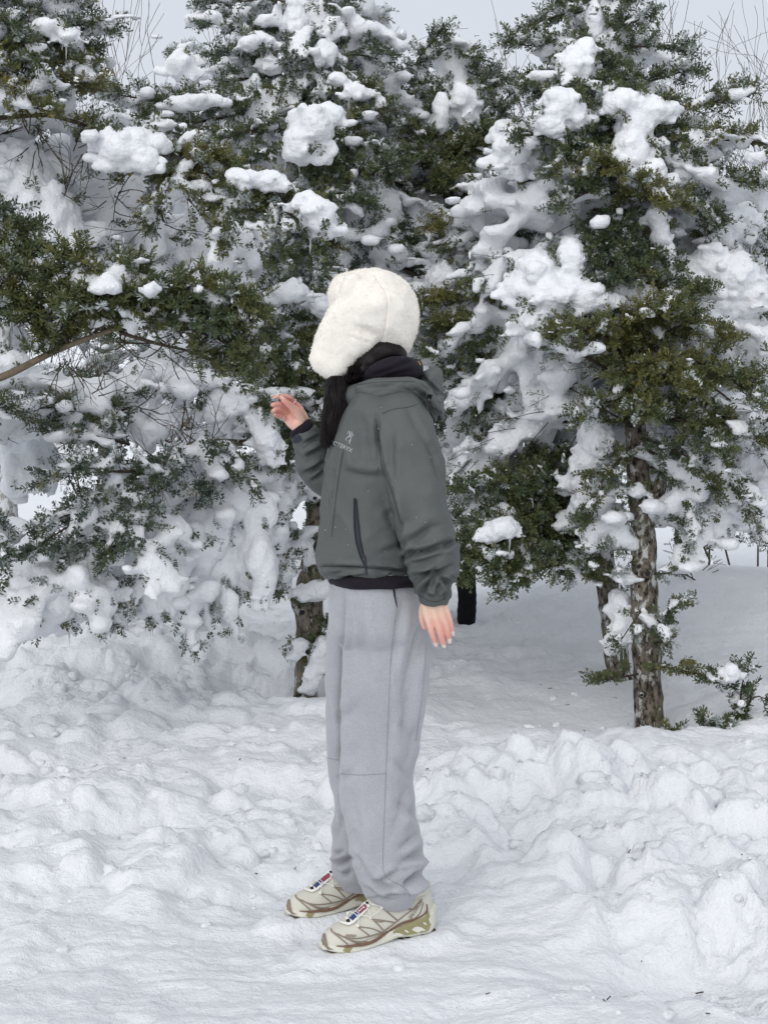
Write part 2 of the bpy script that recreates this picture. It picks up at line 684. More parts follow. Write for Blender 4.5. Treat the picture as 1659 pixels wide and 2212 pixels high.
def ground_base(x, y):
    z = 0.032 * np.clip(y - 4.6, 0, 4.4) + 0.055 * np.clip(y - 9.0, 0, 60)
    z = z + 0.16 * np.clip(y - 26, 0, 80) ** 0.9
    z = z + 0.40 * gauss(x, y, 2.3, 8.9, 1.45, 1.0) + 0.04 * gauss(x, y, 0.6, 8.6, 0.9, 0.7) - 0.09 * gauss(x, y, 0.50, 8.15, 0.30, 0.45)      # drift on the right
    z = z + 0.13 * gauss(x, y, 1.75, 6.3, 0.55, 0.45) - 0.07 * gauss(x, y, 0.82, 6.55, 0.40, 0.35)  # mound and tree well
    z = z + 0.05 * gauss(x, y, 1.15, 5.75, 0.20, 0.12) - 0.105 * gauss(x, y, 1.19, 6.18, 0.22, 0.22)
    z = z - 0.11 * gauss(x, y, -0.39, 6.86, 0.2, 0.2)
    z = z + 0.11 * gauss(x, y, -1.75, 7.7, 0.8, 0.35) + 0.06 * gauss(x, y, -0.6, 8.1, 0.7, 0.4)   # bank under the left boughs
    z = z + 0.80 * gauss(x, y, -3.0, 9.3, 0.9, 0.8)
    z = z + 0.17 * gauss(x, y, 0.50, 5.02, 0.23, 0.16) + 0.07 * gauss(x, y, 0.75, 4.45, 0.3, 0.16)  # ploughed heap right of the legs
    z = z + 0.08 * gauss(x, y, 1.35, 4.3, 0.45, 0.3) + 0.05 * gauss(x, y, 0.9, 3.75, 0.4, 0.18)
    z = z - 0.07 * gauss(x, y, 1.05, 4.05, 0.16, 0.12) - 0.06 * gauss(x, y, 0.72, 3.35, 0.22, 0.09, 0.5)
    z = z - 0.10 * gauss(x, y, -1.20, 5.55, 0.16, 0.17) - 0.08 * gauss(x, y, -0.75, 4.62, 0.12, 0.14)  # old footholes
    z = z - 0.06 * gauss(x, y, -0.45, 5.1, 0.15, 0.11) - 0.06 * gauss(x, y, -0.62, 5.75, 0.18, 0.12)
    z = z + 0.05 * gauss(x, y, -0.42, 4.7, 0.18, 0.11) + 0.06 * gauss(x, y, -1.3, 6.5, 0.5, 0.25)
    z = z + 0.028 * gauss(x, y, -0.02, 3.72, 0.28, 0.10, 0.3)
    return z


def rough_mask(x, y):
    n = 0.5 + 0.5 * noise(np.stack([x * 1.3, y * 1.3, x * 0 + 4.2], 1), 5)
    r = 0.08 + 0.36 * n
    r = r + 0.85 * gauss(x, y, 0.85, 4.3, 0.65, 0.75) + 0.5 * gauss(x, y, 0.5, 5.0, 0.3, 0.25) + 0.36 * gauss(x, y, -0.9, 4.8, 0.8, 0.9) + 0.5 * gauss(x, y, -1.2, 7.0, 0.8, 0.6)
    r = r + 0.5 * gauss(x, y, 1.2, 3.6, 0.5, 0.4) + 0.3 * gauss(x, y, 0.3, 7.4, 0.5, 0.5)
    r = r * (1 - 0.85 * gauss(x, y, 0.95, 6.35, 0.55, 0.6)) * (1 - 0.8 * gauss(x, y, 2.3, 8.3, 1.0, 1.2))
    r = r * (1 - 0.85 * gauss(x, y, -0.15, 3.3, 0.85, 0.5)) * (1 - 0.9 * gauss(x, y, 0.0, 3.62, 0.24, 0.16))
    r = r * (1 - 0.7 * sstep(9.5, 13, y))
    return np.clip(r, 0, 1.25)


def domes(x, y, cell, seed, prob, squash=1.0):
    """Rounded lumps strewn over a jittered lattice."""
    ix, iy = np.floor(x / cell).astype(np.int64), np.floor(y / cell).astype(np.int64)
    best = np.zeros_like(x)
    for a in (-1, 0, 1):
        for b in (-1, 0, 1):
            jx, jy = ix + a, iy + b
            s = np.full(len(x), seed)
            px = (jx + h32(jx, jy, s)) * cell
            py = (jy + h32(jx, jy, s + 1)) * cell
            r = cell * (0.32 + 0.50 * h32(jx, jy, s + 2) ** 1.5)
            on = h32(jx, jy, s + 3) < prob
            el = 0.65 + 0.7 * h32(jx, jy, s + 4)
            d2 = ((x - px) * el) ** 2 + ((y - py) / el) ** 2
            hgt = np.sqrt(np.maximum(r * r - d2, 0)) * squash * (0.5 + 0.6 * h32(jx, jy, s + 5))
            best = np.maximum(best, np.where(on, hgt, 0))
    return best


def slabs(x, y, cell, seed, prob, H):
    """Broken, tilted plates and lumps of crusted snow: flat-topped with steep crumbling edges."""
    ix, iy = np.floor(x / cell).astype(np.int64), np.floor(y / cell).astype(np.int64)
    best = np.zeros_like(x)
    for a in (-1, 0, 1):
        for b in (-1, 0, 1):
            jx, jy = ix + a, iy + b
            s = np.full(len(x), seed)
            px = (jx + h32(jx, jy, s)) * cell
            py = (jy + h32(jx, jy, s + 1)) * cell
            r = cell * (0.35 + 0.50 * h32(jx, jy, s + 2))
            on = h32(jx, jy, s + 3) < prob
            el = 0.65 + 0.7 * h32(jx, jy, s + 4)
            an = 6.283 * h32(jx, jy, s + 6)
            c, sn = np.cos(an), np.sin(an)
            dx, dy = x - px, y - py
            u, v = (dx * c + dy * sn) * el, (-dx * sn + dy * c) / el
            q = np.sqrt(u * u + v * v) / r
            tx = (h32(jx, jy, s + 7) - 0.5) * 1.1
            hh = H * (0.35 + 0.85 * h32(jx, jy, s + 5)) * np.maximum(1 - q ** 3.2, 0) * (1 + tx * u / r * 1.3)
            best = np.maximum(best, np.where(on, hh, 0))
    return best


def ground_z(x, y, detail=True):
    x, y = np.atleast_1d(np.asarray(x, float)), np.atleast_1d(np.asarray(y, float))
    z = ground_base(x, y)
    if not detail:
        return z
    p = np.stack([x, y, x * 0], 1)
    near = 1 - sstep(14, 30, y)
    z = z + 0.035 * fbm(p * 1.1, 3, 11) * (0.5 + near)
    z = z + 0.9 * fbm(p * 0.035, 3, 61) * sstep(16, 40, y)
    r = rough_mask(x, y)
    wx = x + 0.035 * noise(p * 9, 21) + 0.012 * noise(p * 31, 22)
    wy = y + 0.035 * noise(p * 9 + 7, 23) + 0.012 * noise(p * 31 + 9, 24)
    hgt = slabs(wx, wy, 0.36, 100, 0.8, 0.105) + slabs(wx, wy, 0.17, 200, 0.75, 0.072)
    wx2 = wx + 0.012 * noise(p * 60, 25)
    wy2 = wy + 0.012 * noise(p * 60 + 5, 26)
    hgt = hgt + slabs(wx2, wy2, 0.085, 300, 0.75, 0.036) + 0.6 * domes(wx2, wy2, 0.045, 350, 0.8, 0.5) + 0.35 * domes(wx2, wy2, 0.024, 400, 0.8, 0.5)
    pit = sstep(0.25, 0.6, noise(p * 2.6, 31)) * 0.07 + sstep(0.3, 0.65, noise(p * 5.1, 33)) * 0.03
    z = z - pit * np.clip(r, 0, 1) * near
    z = z + 0.84 * hgt * np.minimum(r, 1.0) * near
    # trodden crust: soft plates and scuffs
    z = z + (1 - 0.6 * r) * near * (0.010 * fbm(p * 7, 4, 41) + 0.008 * np.abs(noise(p * np.array([9.0, 16, 1]), 43)))
    # packed flat under the two shoes
    for t0, h0 in (((-0.153, 3.415, 0.013), (0.122, 3.575, 0.018)), ((-0.257, 3.655, 0.022), (0.029, 3.80, 0.026))):
        dd, tt = seg_dist(np.stack([x, y], 1), t0[:2], h0[:2])
        w = 1 - sstep(0.05, 0.10, dd)
        z = z + 0.013 * np.exp(-((dd - .105) / .035) ** 2) * (0.55 + 0.9 * fbm(p * 30, 3, 49))
        z = z * (1 - w) + w * (t0[2] * (1 - tt) + h0[2] * tt + 0.003)
    # one clear boot tread pressed in the foreground
    tx, ty = (x - 0.80) * .96 + (y - 3.16) * .28, -(x - 0.80) * .28 + (y - 3.16) * .96
    w = np.clip(1.15 - (tx / .055) ** 4, 0, 1) * np.clip(1.15 - (ty / .13) ** 4, 0, 1)
    z = z * (1 - .7 * w) + w * (.7 * np.median(z[w > .5]) if (w > .5).any() else 0) - w * (.012 - .006 * np.sign(np.sin(ty * 230 + np.abs(tx) * 60)))
    z = z + near * 0.004 * fbm(p * 55, 3, 47)
    return z


def gz(x, y):
    return float(ground_z([x], [y])[0])


def axis_pts(core0, core1, step, ext, growth=1.22):
    core = np.arange(core0, core1, step)
    out, d, p = [], step, core[-1]
    while p < ext[1]:
        d *= growth; p += d; out.append(p)
    lo, d, p = [], step, core[0]
    while p > ext[0]:
        d *= growth; p -= d; lo.append(p)
    return np.concatenate([lo[::-1], core, out])


gx = axis_pts(-1.65, 1.65, 0.013, (-400, 400), 1.08)
ys = [2.75]
while ys[-1] < 9.5:
    ys.append(ys[-1] + 0.0034 * ys[-1])
d = ys[-1] - ys[-2]
while ys[-1] < 700:
    d *= 1.09; ys.append(ys[-1] + d)
lo, d, p = [], 0.01, 2.75
while p > -40:
    d *= 1.25; p -= d; lo.append(p)
gy = np.array(lo[::-1] + ys)
X, Yg = np.meshgrid(gx, gy)
Zg = ground_z(X.ravel(), Yg.ravel())
ground = build('snow_ground', (np.stack([X.ravel(), Yg.ravel(), Zg], 1), np.zeros((0, 3), int), grid_faces(len(gy), len(gx))), M['snow_ground'])
tag(ground, kind='structure')

# loose clods of broken snow (nobody could count them)
rng = np.random.default_rng(5)
g = G()
tmpl = []
for k in range(7):
    v, t = ico(2)
    f = 1 + 0.42 * noise(v * 1.5 + 9 * k, 70 + k) + 0.25 * noise(v * 3.7 + 5 * k, 90 + k)
    tmpl.append((v * f[:, None], t))
tm1 = []
for k in range(6):
    v, t = ico(1)
    f = 1 + 0.35 * noise(v * 1.9 + 9 * k, 170 + k)
    tm1.append((v * f[:, None], t))
N = 1700
cx = rng.uniform(-1.9, 1.9, N); cyy = 2.9 + 6.0 * rng.uniform(0, 1, N) ** 1.2
rm = rough_mask(cx, cyy)
size = 0.006 + 0.030 * rng.uniform(0, 1, N) ** 5
keep = (rng.uniform(0, 1, N) < 0.15 + 0.75 * rm) & (np.hypot((cx - 0.0) / 0.36, (cyy - 3.6) / 0.22) > 1)
size = size * np.where(rm > 0.7, 1.25, 0.8)
cx, cyy, size = cx[keep], cyy[keep], size[keep]
cz = ground_z(cx, cyy)
for i in range(len(cx)):
    v, t = (tmpl[i % 7] if size[i] > 0.014 else tm1[i % 6])
    a = rng.uniform(0, 6.28)
    R = np.array([[math.cos(a), -math.sin(a), 0], [math.sin(a), math.cos(a), 0], [0, 0, 1]])
    s = size[i] * np.array([1, rng.uniform(0.7, 1.2), rng.uniform(0.55, 0.95)])
    g.add((v * s) @ R.T + [cx[i], cyy[i], cz[i] + 0.05 * size[i]], t)
clods = build('snow_clods', g, M['snow_ground'])
tag(clods, 'loose clods of broken snow strewn over the trodden ground', 'snow', kind='stuff')

# fallen needles and bark flecks on the snow
g = G()
for i in range(34):
    x = rng.uniform(-1.2, 1.2); y = 3.0 + 4.5 * rng.uniform(0, 1) ** 1.5
    z = gz(x, y) + 0.003
    L = rng.uniform(0.006, 0.022); a = rng.uniform(0, 6.28)
    p = np.array([[x, y, z], [x + L * math.cos(a), y + L * math.sin(a), z + rng.uniform(-0.002, 0.008)]])
    g.add(*tube(catmull(p, 3), rng.uniform(0.0008, 0.002), 4))
tag(build('needle_litter', g, M['twig']), 'dark fallen needles and bark flecks lying on the snow', 'litter', kind='stuff')

# ------------------------------------------------------------------ the person in the middle
def ringset(rows, n, k, Y, hd, expo=2.4, yaw=0.0, m=64):
    """Garment shell from outline rows (v, u_front, u_back[, Yc, half depth]); k resampled rows."""
    R = interp_rows(rows, k)
    a = np.arange(m) * 2 * math.pi / m
    ca, sa = np.cos(a), np.sin(a)
    cx = np.sign(ca) * np.abs(ca) ** (2 / expo)
    sx = np.sign(sa) * np.abs(sa) ** (2 / expo)
    rings = []
    for r in R:
        v, uf, ub = r[:3]
        Yc = r[3] if len(r) > 3 else Y
        h = r[4] if len(r) > 4 else hd
        c = P((uf + ub) / 2, v, Yc)
        e = abs(P(ub, v, Yc)[0] - P(uf, v, Yc)[0]) / 2
        pts = np.stack([c[0] + e * cx, c[1] + h * sx + math.tan(yaw) * e * cx, np.full(m, c[2])], 1)
        rings.append(pts)
    return np.array(rings)


def crease(V, N, folds, side=0.25, gain=1.0):
    """Press folds into the side of a shell that faces -y. fold: (u1,v1,u2,v2,width_px,depth_m[,bend_px])."""
    u, v = proj(V)
    pts = np.stack([u, v], 1)
    face = np.clip((-N[:, 1] + side) / (side + 0.25), 0, 1)
    D = np.zeros(len(V))
    folds = [(*f[:5], f[5] * gain, *f[6:]) for f in folds]
    for f in folds:
        u1, v1, u2, v2, w, dp = f[:6]
        bend = f[6] if len(f) > 6 else 0
        a, b = np.array([u1, v1]), np.array([u2, v2])
        nn = np.array([-(b - a)[1], (b - a)[0]]) / np.linalg.norm(b - a)
        mid = (a + b) / 2 + nn * bend
        best, tt, sg = np.full(len(V), 1e9), np.zeros(len(V)), np.zeros(len(V))
        segs = 6 if bend else 1
        for k in range(segs):
            t0, t1 = k / segs, (k + 1) / segs
            q = lambda t: (1 - t) ** 2 * a + 2 * t * (1 - t) * mid + t * t * b
            dd, t = seg_dist(pts, q(t0), q(t1))
            m = dd < best
            best[m] = dd[m]
            tt[m] = t0 + t[m] * (t1 - t0)
            sg[m] = ((pts[m] - q(t0)) @ nn)
        taper = np.clip(np.sin(np.clip(tt, 0.02, 0.98) * math.pi), 0, 1) ** 0.6
        w = w * 1.25
        groove = -np.exp(-(best / w) ** 1.35)
        lip = 0.8 * np.exp(-np.abs((best - 1.7 * w) / (1.2 * w)) ** 1.5) * (sg < 0)
        D += dp * taper * (groove + lip)
    return V + N * (D * face)[:, None]


def wob(V, N, amp, scale, seed, octs=3):
    return V + N * (amp * fbm(V * scale, octs, seed))[:, None]


class Skin:
    """Ray target for stitching lines, prints and patches onto a surface."""
    def __init__(self, V, T, Q):
        self.t = BVHTree.FromPolygons(V.tolist(), tri_of(T, Q).tolist())

    def hit(self, u, v, off=0.001):
        d = Vector(ray(u, v)).normalized()
        loc, no, i, dist = self.t.ray_cast(Vector(CAMP), d)
        if loc is None:
            return None
        if no.dot(d) > 0:
            no = -no
        return np.array(loc + no * off), np.array(no)

    def near(self, u, v, off):
        h = self.hit(u, v, off)
        if h is None:
            loc, no, i, dist = self.t.find_nearest(Vector(P(u, v, self.y0)))
            return np.array(loc + no * off), np.array(no)
        return h

    def strip(self, pts, w, off=0.0012, n=None, across=2, lift=0.0):
        """Band along photo points; w px wide (number or list)."""
        pts = np.asarray(pts, float)
        n = n or max(6, int(np.linalg.norm(np.diff(pts, axis=0), axis=1).sum() / 3.0))
        c = catmull(pts, n)
        w = np.interp(np.linspace(0, 1, n), np.linspace(0, 1, len(np.atleast_1d(w))), np.atleast_1d(w))
        t = nrm(np.gradient(c, axis=0))
        nn = np.stack([-t[:, 1], t[:, 0]], 1)
        rows, last = [], None
        for i in range(n):
            row = []
            for k in range(across + 1):
                s = (k / across - 0.5)
                p = c[i] + nn[i] * s * w[i]
                h = self.hit(p[0], p[1], off + lift * (1 - (2 * s) ** 2))
                row.append(None if h is None else h[0])
            if any(x is None for x in row):
                continue
            rows.append(row)
        rows = np.array(rows)
        return rows.reshape(-1, 3), np.zeros((0, 3), int), grid_faces(len(rows), across + 1)

    def ruled(self, top, bot, n=24, m=5, off=0.0015):
        a, b = catmull(np.asarray(top, float), n), catmull(np.asarray(bot, float), n)
        rows = []
        for i in range(n):
            row = []
            for k in range(m + 1):
                p = a[i] * (1 - k / m) + b[i] * k / m
                h = self.hit(p[0], p[1], off)
                row.append(None if h is None else h[0])
            if any(x is None for x in row):
                continue
            rows.append(row)
        rows = np.array(rows)
        return rows.reshape(-1, 3), np.zeros((0, 3), int), grid_faces(len(rows), m + 1)

    def text(self, string, a, b, height, off=0.0018, italic=0.0, squeeze=None, bold=0.0):
        """Letters whose baseline runs from photo point a to b."""
        cu = bpy.data.curves.new('lettering', 'FONT')
        cu.body = string
        cu.size = 1
        cu.offset = bold
        cu.shear = italic
        cu.resolution_u = 2
        o = bpy.data.objects.new('lettering', cu)
        COL.objects.link(o)
        dg = bpy.context.evaluated_depsgraph_get()
        e = o.evaluated_get(dg).to_mesh()
        bm = bmesh.new(); bm.from_mesh(e)
        bmesh.ops.triangulate(bm, faces=bm.faces[:])
        bmesh.ops.subdivide_edges(bm, edges=bm.edges[:], cuts=1)
        bmesh.ops.triangulate(bm, faces=bm.faces[:])
        V = np.array([v.co[:] for v in bm.verts]); T = np.array([[v.index for v in f.verts] for f in bm.faces])
        bm.free()
        bpy.data.objects.remove(o); bpy.data.curves.remove(cu)
        V[:, 0] -= V[:, 0].min()
        L = V[:, 0].max()
        a, b = np.array(a, float), np.array(b, float)
        x = (b - a) / L
        y = np.array([(b - a)[1], -(b - a)[0]]); y = y / np.linalg.norm(y) * height / 0.72
        out, ok = [], []
        for p in V:
            q = a + p[0] * x + p[1] * y
            h = self.hit(q[0], q[1], off)
            ok.append(h is not None)
            out.append(h[0] if h is not None else (0, 0, 0))
        ok = np.array(ok)
        T = T[ok[T].all(1)]
        return np.array(out), T, np.zeros((0, 4), int)


def tubeline(skin, pts, r, off=0.0015, k=5, n=None):
    """A thin cord laid over a surface along photo points."""
    pts = np.asarray(pts, float)
    n = n or max(5, int(np.linalg.norm(np.diff(pts, axis=0), axis=1).sum() / 3.0))
    c = catmull(pts, n)
    w = [skin.hit(*p, off) for p in c]
    w = np.array([x[0] for x in w if x is not None])
    return tube(w, r, k)


person = root('person', (0.02, 3.5, 0.0), 'person in grey shell jacket and cream fur hat seen from the side, one hand raised', 'person')

# ---- trousers
YN = lambda v: np.interp(v, [1240, 1950], [3.455, 3.535])
YF = lambda v: np.interp(v, [1240, 1950], [3.605, 3.725])
near_rows = [(1330, 738, 926), (1400, 737, 927), (1500, 736, 920), (1600, 733, 906), (1680, 732, 893), (1750, 740, 898), (1800, 748, 908),
             (1850, 757, 916), (1890, 770, 914), (1920, 782, 904), (1942, 795, 896), (1956, 803, 890)]
near_rows = [(v, a, b, YN(v), d) for (v, a, b), d in zip(near_rows, [.098, .098, .096, .094, .09, .09, .092, .094, .092, .082, .068, .056])]
far_rows = [(1300, 712, 880), (1450, 704, 872), (1600, 706, 850), (1680, 711, 846), (1750, 720, 850), (1800, 719, 855), (1850, 717, 858), (1885, 718, 856),
            (1905, 730, 848), (1918, 742, 842)]
far_rows = [(v, a, b, YF(v), d) for (v, a, b), d in zip(far_rows, [.09, .092, .09, .088, .088, .09, .09, .086, .07, .056])]
sh = Shells()
hip_rows = [(1225, 716, 906, 3.52, .165), (1262, 711, 916, 3.52, .172), (1320, 711, 927, 3.52, .172), (1365, 716, 926, 3.52, .165), (1395, 735, 905, 3.52, .14)]
for rows in (hip_rows, near_rows, far_rows):
    sh.add(*loft(ringset(rows, 0, 40, 3.5, .1, 2.35, m=56)))
V, T, Q = sh.fuse(0.0058, 4)
N = vnormals(V, T, Q)
V = wob(V, N, 0.0045, 7, 301)
N = vnormals(V, T, Q)
V = crease(V, N, [
    (775, 1290, 800, 1480, 10, .003, 5), (700, 1480, 722, 1600, 7, .003), (872, 1290, 846, 1450, 8, .003), (760, 1700, 790, 1850, 9, .003, 6), (880, 1700, 850, 1800, 8, .004), (905, 1800, 860, 1840, 6, .005), (740, 1560, 770, 1520, 9, .003), (895, 1600, 860, 1560, 8, .003),
    (741, 1272, 739, 1420, 5, .006), (739, 1400, 736, 1560, 5, .008), (736, 1540, 734, 1690, 5, .006), (750, 1275, 760, 1400, 5, .003), (918, 1330, 872, 1520, 9, .006, 8), (905, 1440, 868, 1600, 10, .005, 6),
    (926, 1360, 900, 1440, 8, .005), (890, 1690, 850, 1640, 8, .004), (905, 1770, 862, 1735, 9, .005), (900, 1560, 878, 1660, 8, .004),
    (916, 1838, 858, 1872, 8, .010, -4), (914, 1880, 872, 1917, 6, .014, -6), (866, 1885, 905, 1868, 6, .007), (800, 1900, 850, 1925, 7, .006),
    (770, 1850, 800, 1905, 7, .005), (820, 1935, 880, 1930, 4, .006, 3), (760, 1790, 775, 1850, 9, .004), (740, 1690, 760, 1660, 8, .003),
    (720, 1868, 760, 1852, 5, .010), (722, 1820, 742, 1760, 6, .004), (735, 1890, 760, 1880, 5, .005), (716, 1700, 728, 1790, 5, .004),
    (800, 1940, 858, 1946, 3, .005), (845, 1520, 840, 1640, 8, .002), (770, 1600, 768, 1680, 12, .002), (812, 1905, 862, 1880, 5, .006), (785, 1915, 840, 1948, 4, .005), (725, 1880, 752, 1892, 4, .005), (722, 1845, 745, 1838, 4, .005)], gain=2.9)
N = vnormals(V, T, Q)
V = wob(V, N, 0.0012, 38, 305, 2)
trousers = build('trousers', (V, T, Q), M['trousers'], person)
trousers['label'] = 'baggy heather grey sweatpants gathered at the ankles'
sk = Skin(V, T, Q)
g = G()
for pts in ([(856, 1272), (858, 1300), (852, 1345), (844, 1430), (838, 1560), (833, 1690), (829, 1800), (827, 1868), (832, 1890), (846, 1903), (866, 1913), (880, 1925), (886, 1934)],
            [(736, 1671), (770, 1674), (805, 1673), (833, 1671)], [(710, 1638), (722, 1640), (732, 1642)],
            [(921, 1390), (915, 1470), (906, 1545), (898, 1600)]):
    g.add(*tubeline(sk, pts, 0.0009, 0.0002, 4))
build('seam', g, M['seam'], trousers)
g = G(); g.add(*sk.strip([(849, 1264), (852, 1285), (857, 1312)], [5, 4.5, 1.5], 0.0012, 14))
build('pocket', g, M['jacket_dark'], trousers)

# ---- jacket body and sleeves
jr = [(842, 778, 884, 3.52, .10), (856, 762, 902, 3.52, .15), (880, 746, 918, 3.52, .195), (920, 729, 932, 3.52, .205), (980, 709, 944, 3.52, .20), (1050, 701, 945, 3.52, .195), (1120, 695, 940, 3.52, .19),
      (1180, 689, 932, 3.52, .185), (1212, 684, 920, 3.52, .182), (1228, 687, 912, 3.52, .178), (1241, 698, 904, 3.52, .170), (1248, 712, 896, 3.52, .160)]
sh = Shells()
sh.add(*loft(ringset(jr, 0, 60, 3.5, .2, 2.3, yaw=0.10, m=80)))


def sleeve(rows, n=40, k=40, squash=0.92):
    """rows (u, v, Y, half width px)"""
    rows = np.asarray(rows, float)
    pts = np.array([P(r[0], r[1], r[2]) for r in rows])
    rad = rows[:, 3] * rows[:, 2] / FPX
    pr = catmull(np.hstack([pts, rad[:, None]]), n)
    return loft_like(pr[:, :3], pr[:, 3], k, squash)


def loft_like(p, r, k, squash):
    t, s, b = frames(p)
    yv = np.array([0, 1.0, 0])
    b = nrm(yv - t * (t @ yv)[:, None])
    s = np.cross(b, t)
    a = np.arange(k) * 2 * math.pi / k
    rings = p[:, None] + np.cos(a)[None, :, None] * s[:, None] * r[:, None, None] + np.sin(a)[None, :, None] * b[:, None] * r[:, None, None] * squash
    return loft(rings)


near_sleeve = [(838, 872, 3.43, 44), (857, 896, 3.385, 62), (875, 950, 3.355, 68), (890, 1020, 3.34, 67), (908, 1090, 3.325, 66), (921, 1140, 3.315, 63), (930, 1185, 3.31, 59),
               (936, 1225, 3.315, 55), (938, 1255, 3.32, 49), (937, 1280, 3.325, 39), (936, 1298, 3.33, 33), (936, 1306, 3.33, 31)]
far_sleeve = [(800, 880, 3.66, 60), (765, 960, 3.70, 58), (735, 1020, 3.70, 50), (708, 1036, 3.69, 42), (688, 1012, 3.68, 42), (672, 975, 3.665, 38), (660, 945, 3.655, 34), (653, 928, 3.65, 31)]
sh.add(*sleeve(near_sleeve, 60, 48))
sh.add(*sleeve(far_sleeve, 50, 40))
sh.add(*ellipsoids([P(835, 892, 3.42), P(870, 895, 3.44), P(800, 900, 3.50)], [0.07, 0.062, 0.06], 3))
V, T, Q = sh.fuse(0.0043, 6)
N = vnormals(V, T, Q)
u, v = proj(V)
V = wob(V, N, 0.0055, 6.5, 311)
N = vnormals(V, T, Q)
folds = [
    # forearm bunching
    (880, 1196, 968, 1170, 5, .013, 10), (885, 1218, 960, 1196, 4, .007, 6), (876, 1176, 930, 1140, 6, .007), (990, 1165, 958, 1186, 4, .012), (872, 1206, 892, 1186, 4, .012),
    (880, 1248, 975, 1236, 5, .011, -9), (895, 1262, 948, 1222, 4, .010, -6), (984, 1222, 938, 1242, 5, .010, 4), (906, 1288, 944, 1240, 4.5, .016, -5), (942, 1242, 985, 1268, 5, .013),
    (918, 1282, 945, 1286, 3.5, .012, 3), (930, 1275, 938, 1252, 3, .009), (952, 1262, 944, 1284, 3.5, .011), (970, 1270, 962, 1292, 3, .010), (948, 1262, 962, 1290, 3, .006),
    (966, 1240, 985, 1250, 4, .007), (888, 1262, 905, 1240, 5, .006), (900, 1150, 960, 1130, 9, .004), (960, 1060, 975, 1110, 8, .005),
    # armpit and sleeve front
    (813, 900, 826, 1010, 5, .010), (826, 1010, 868, 1130, 6, .014), (866, 1130, 872, 1190, 6, .014), (845, 930, 848, 1040, 6, .004), (848, 1000, 866, 1140, 5, .003),
    (880, 880, 905, 930, 6, .004), (905, 930, 950, 1010, 5, .005, -3), (935, 985, 955, 1045, 5, .006),
    # chest
    (785, 900, 800, 1010, 8, .005), (772, 930, 770, 1010, 9, .004), (742, 1018, 830, 1030, 8, .008, 6), (760, 1000, 820, 1008, 9, .003), (840, 1060, 855, 1130, 10, .008), (838, 1100, 862, 1145, 9, .007),
    (800, 1140, 868, 1150, 12, .003), (712, 1060, 705, 1150, 5, .003), (728, 960, 712, 1120, 3, .003), (820, 1195, 882, 1175, 6, .004),
    # hem gather
    (690, 1222, 790, 1226, 3, .008, 1), (790, 1226, 884, 1232, 3, .008), (700, 1244, 740, 1236, 4, .006), (845, 1238, 886, 1222, 4, .006), (730, 1250, 790, 1243, 3, .005), (760, 1240, 750, 1258, 3, .004),
    (830, 1250, 850, 1240, 3, .004), (868, 1250, 880, 1238, 3, .004),
    # far forearm
    (660, 985, 700, 965, 4, .008, 3), (657, 1022, 700, 1000, 4, .010, 3), (672, 1040, 702, 1020, 4, .008), (655, 958, 690, 942, 3, .005), (640, 975, 660, 1000, 4, .004)]
q_ = np.stack([V[:, 0] * 9 + V[:, 2] * 5, V[:, 1] * 9, V[:, 2] * 6 - V[:, 0] * 5], 1)
V = V + N * (0.013 * (0.35 - np.abs(noise(q_, 317))) + 0.004 * (0.3 - np.abs(noise(q_ * 2.3, 318))))[:, None]
N = vnormals(V, T, Q)
V = crease(V, N, folds, gain=1.5)
N = vnormals(V, T, Q)
V = wob(V, N, 0.0013, 30, 315, 3)
jacket = build('jacket', (V, T, Q), M['jacket'], person)
jacket['label'] = 'dark grey-green shell jacket with hood down'
jsk = Skin(V, T, Q)

# seams, zips, prints on the jacket
g = G()
for pts in ([(812, 905), (820, 965), (826, 1012), (846, 1062), (866, 1130)], [(826, 893), (850, 884), (880, 880), (900, 874)],
            [(690, 1224), (740, 1224), (790, 1227), (840, 1231), (880, 1236)], [(905, 1286), (925, 1297), (945, 1299), (964, 1292)], [(655, 968), (672, 955), (694, 948)]):
    g.add(*tubeline(jsk, pts, 0.0009, 0.0003, 4))
build('seam', g, M['jacket_seam'], jacket)
g = G(); g.add(*jsk.strip([(744, 965), (735, 1010), (728, 1060), (722, 1110), (717, 1160)], [1.6, 2, 2, 1.6, 1], 0.0009, 50))
build('front_zip', g, M['jacket_seam'], jacket)
g = G(); g.add(*jsk.strip([(767, 1076), (768, 1110), (771, 1150), (778, 1185), (784, 1205)], [3, 8, 11, 9, 4], 0.0012, 40, 4))
zp = build('pocket_zip', g, M['jacket_dark'], jacket)
g = G(); g.add(*tubeline(jsk, [(766, 1076), (766, 1120), (768, 1160), (777, 1196), (788, 1222)], 0.0016, 0.002, 6))
g.add(*tubeline(jsk, [(770, 1078), (774, 1120), (779, 1165), (786, 1200)], 0.0013, 0.002, 6))
build('zip_tape', g, M['black'], zp)
g = G(); g.add(*jsk.strip([(783, 1196), (788, 1206), (792, 1240)], [4, 5.5, 3], 0.0035, 16, 3, 0.002))
build('zip_pull', g, M['jacket_dark'], zp)
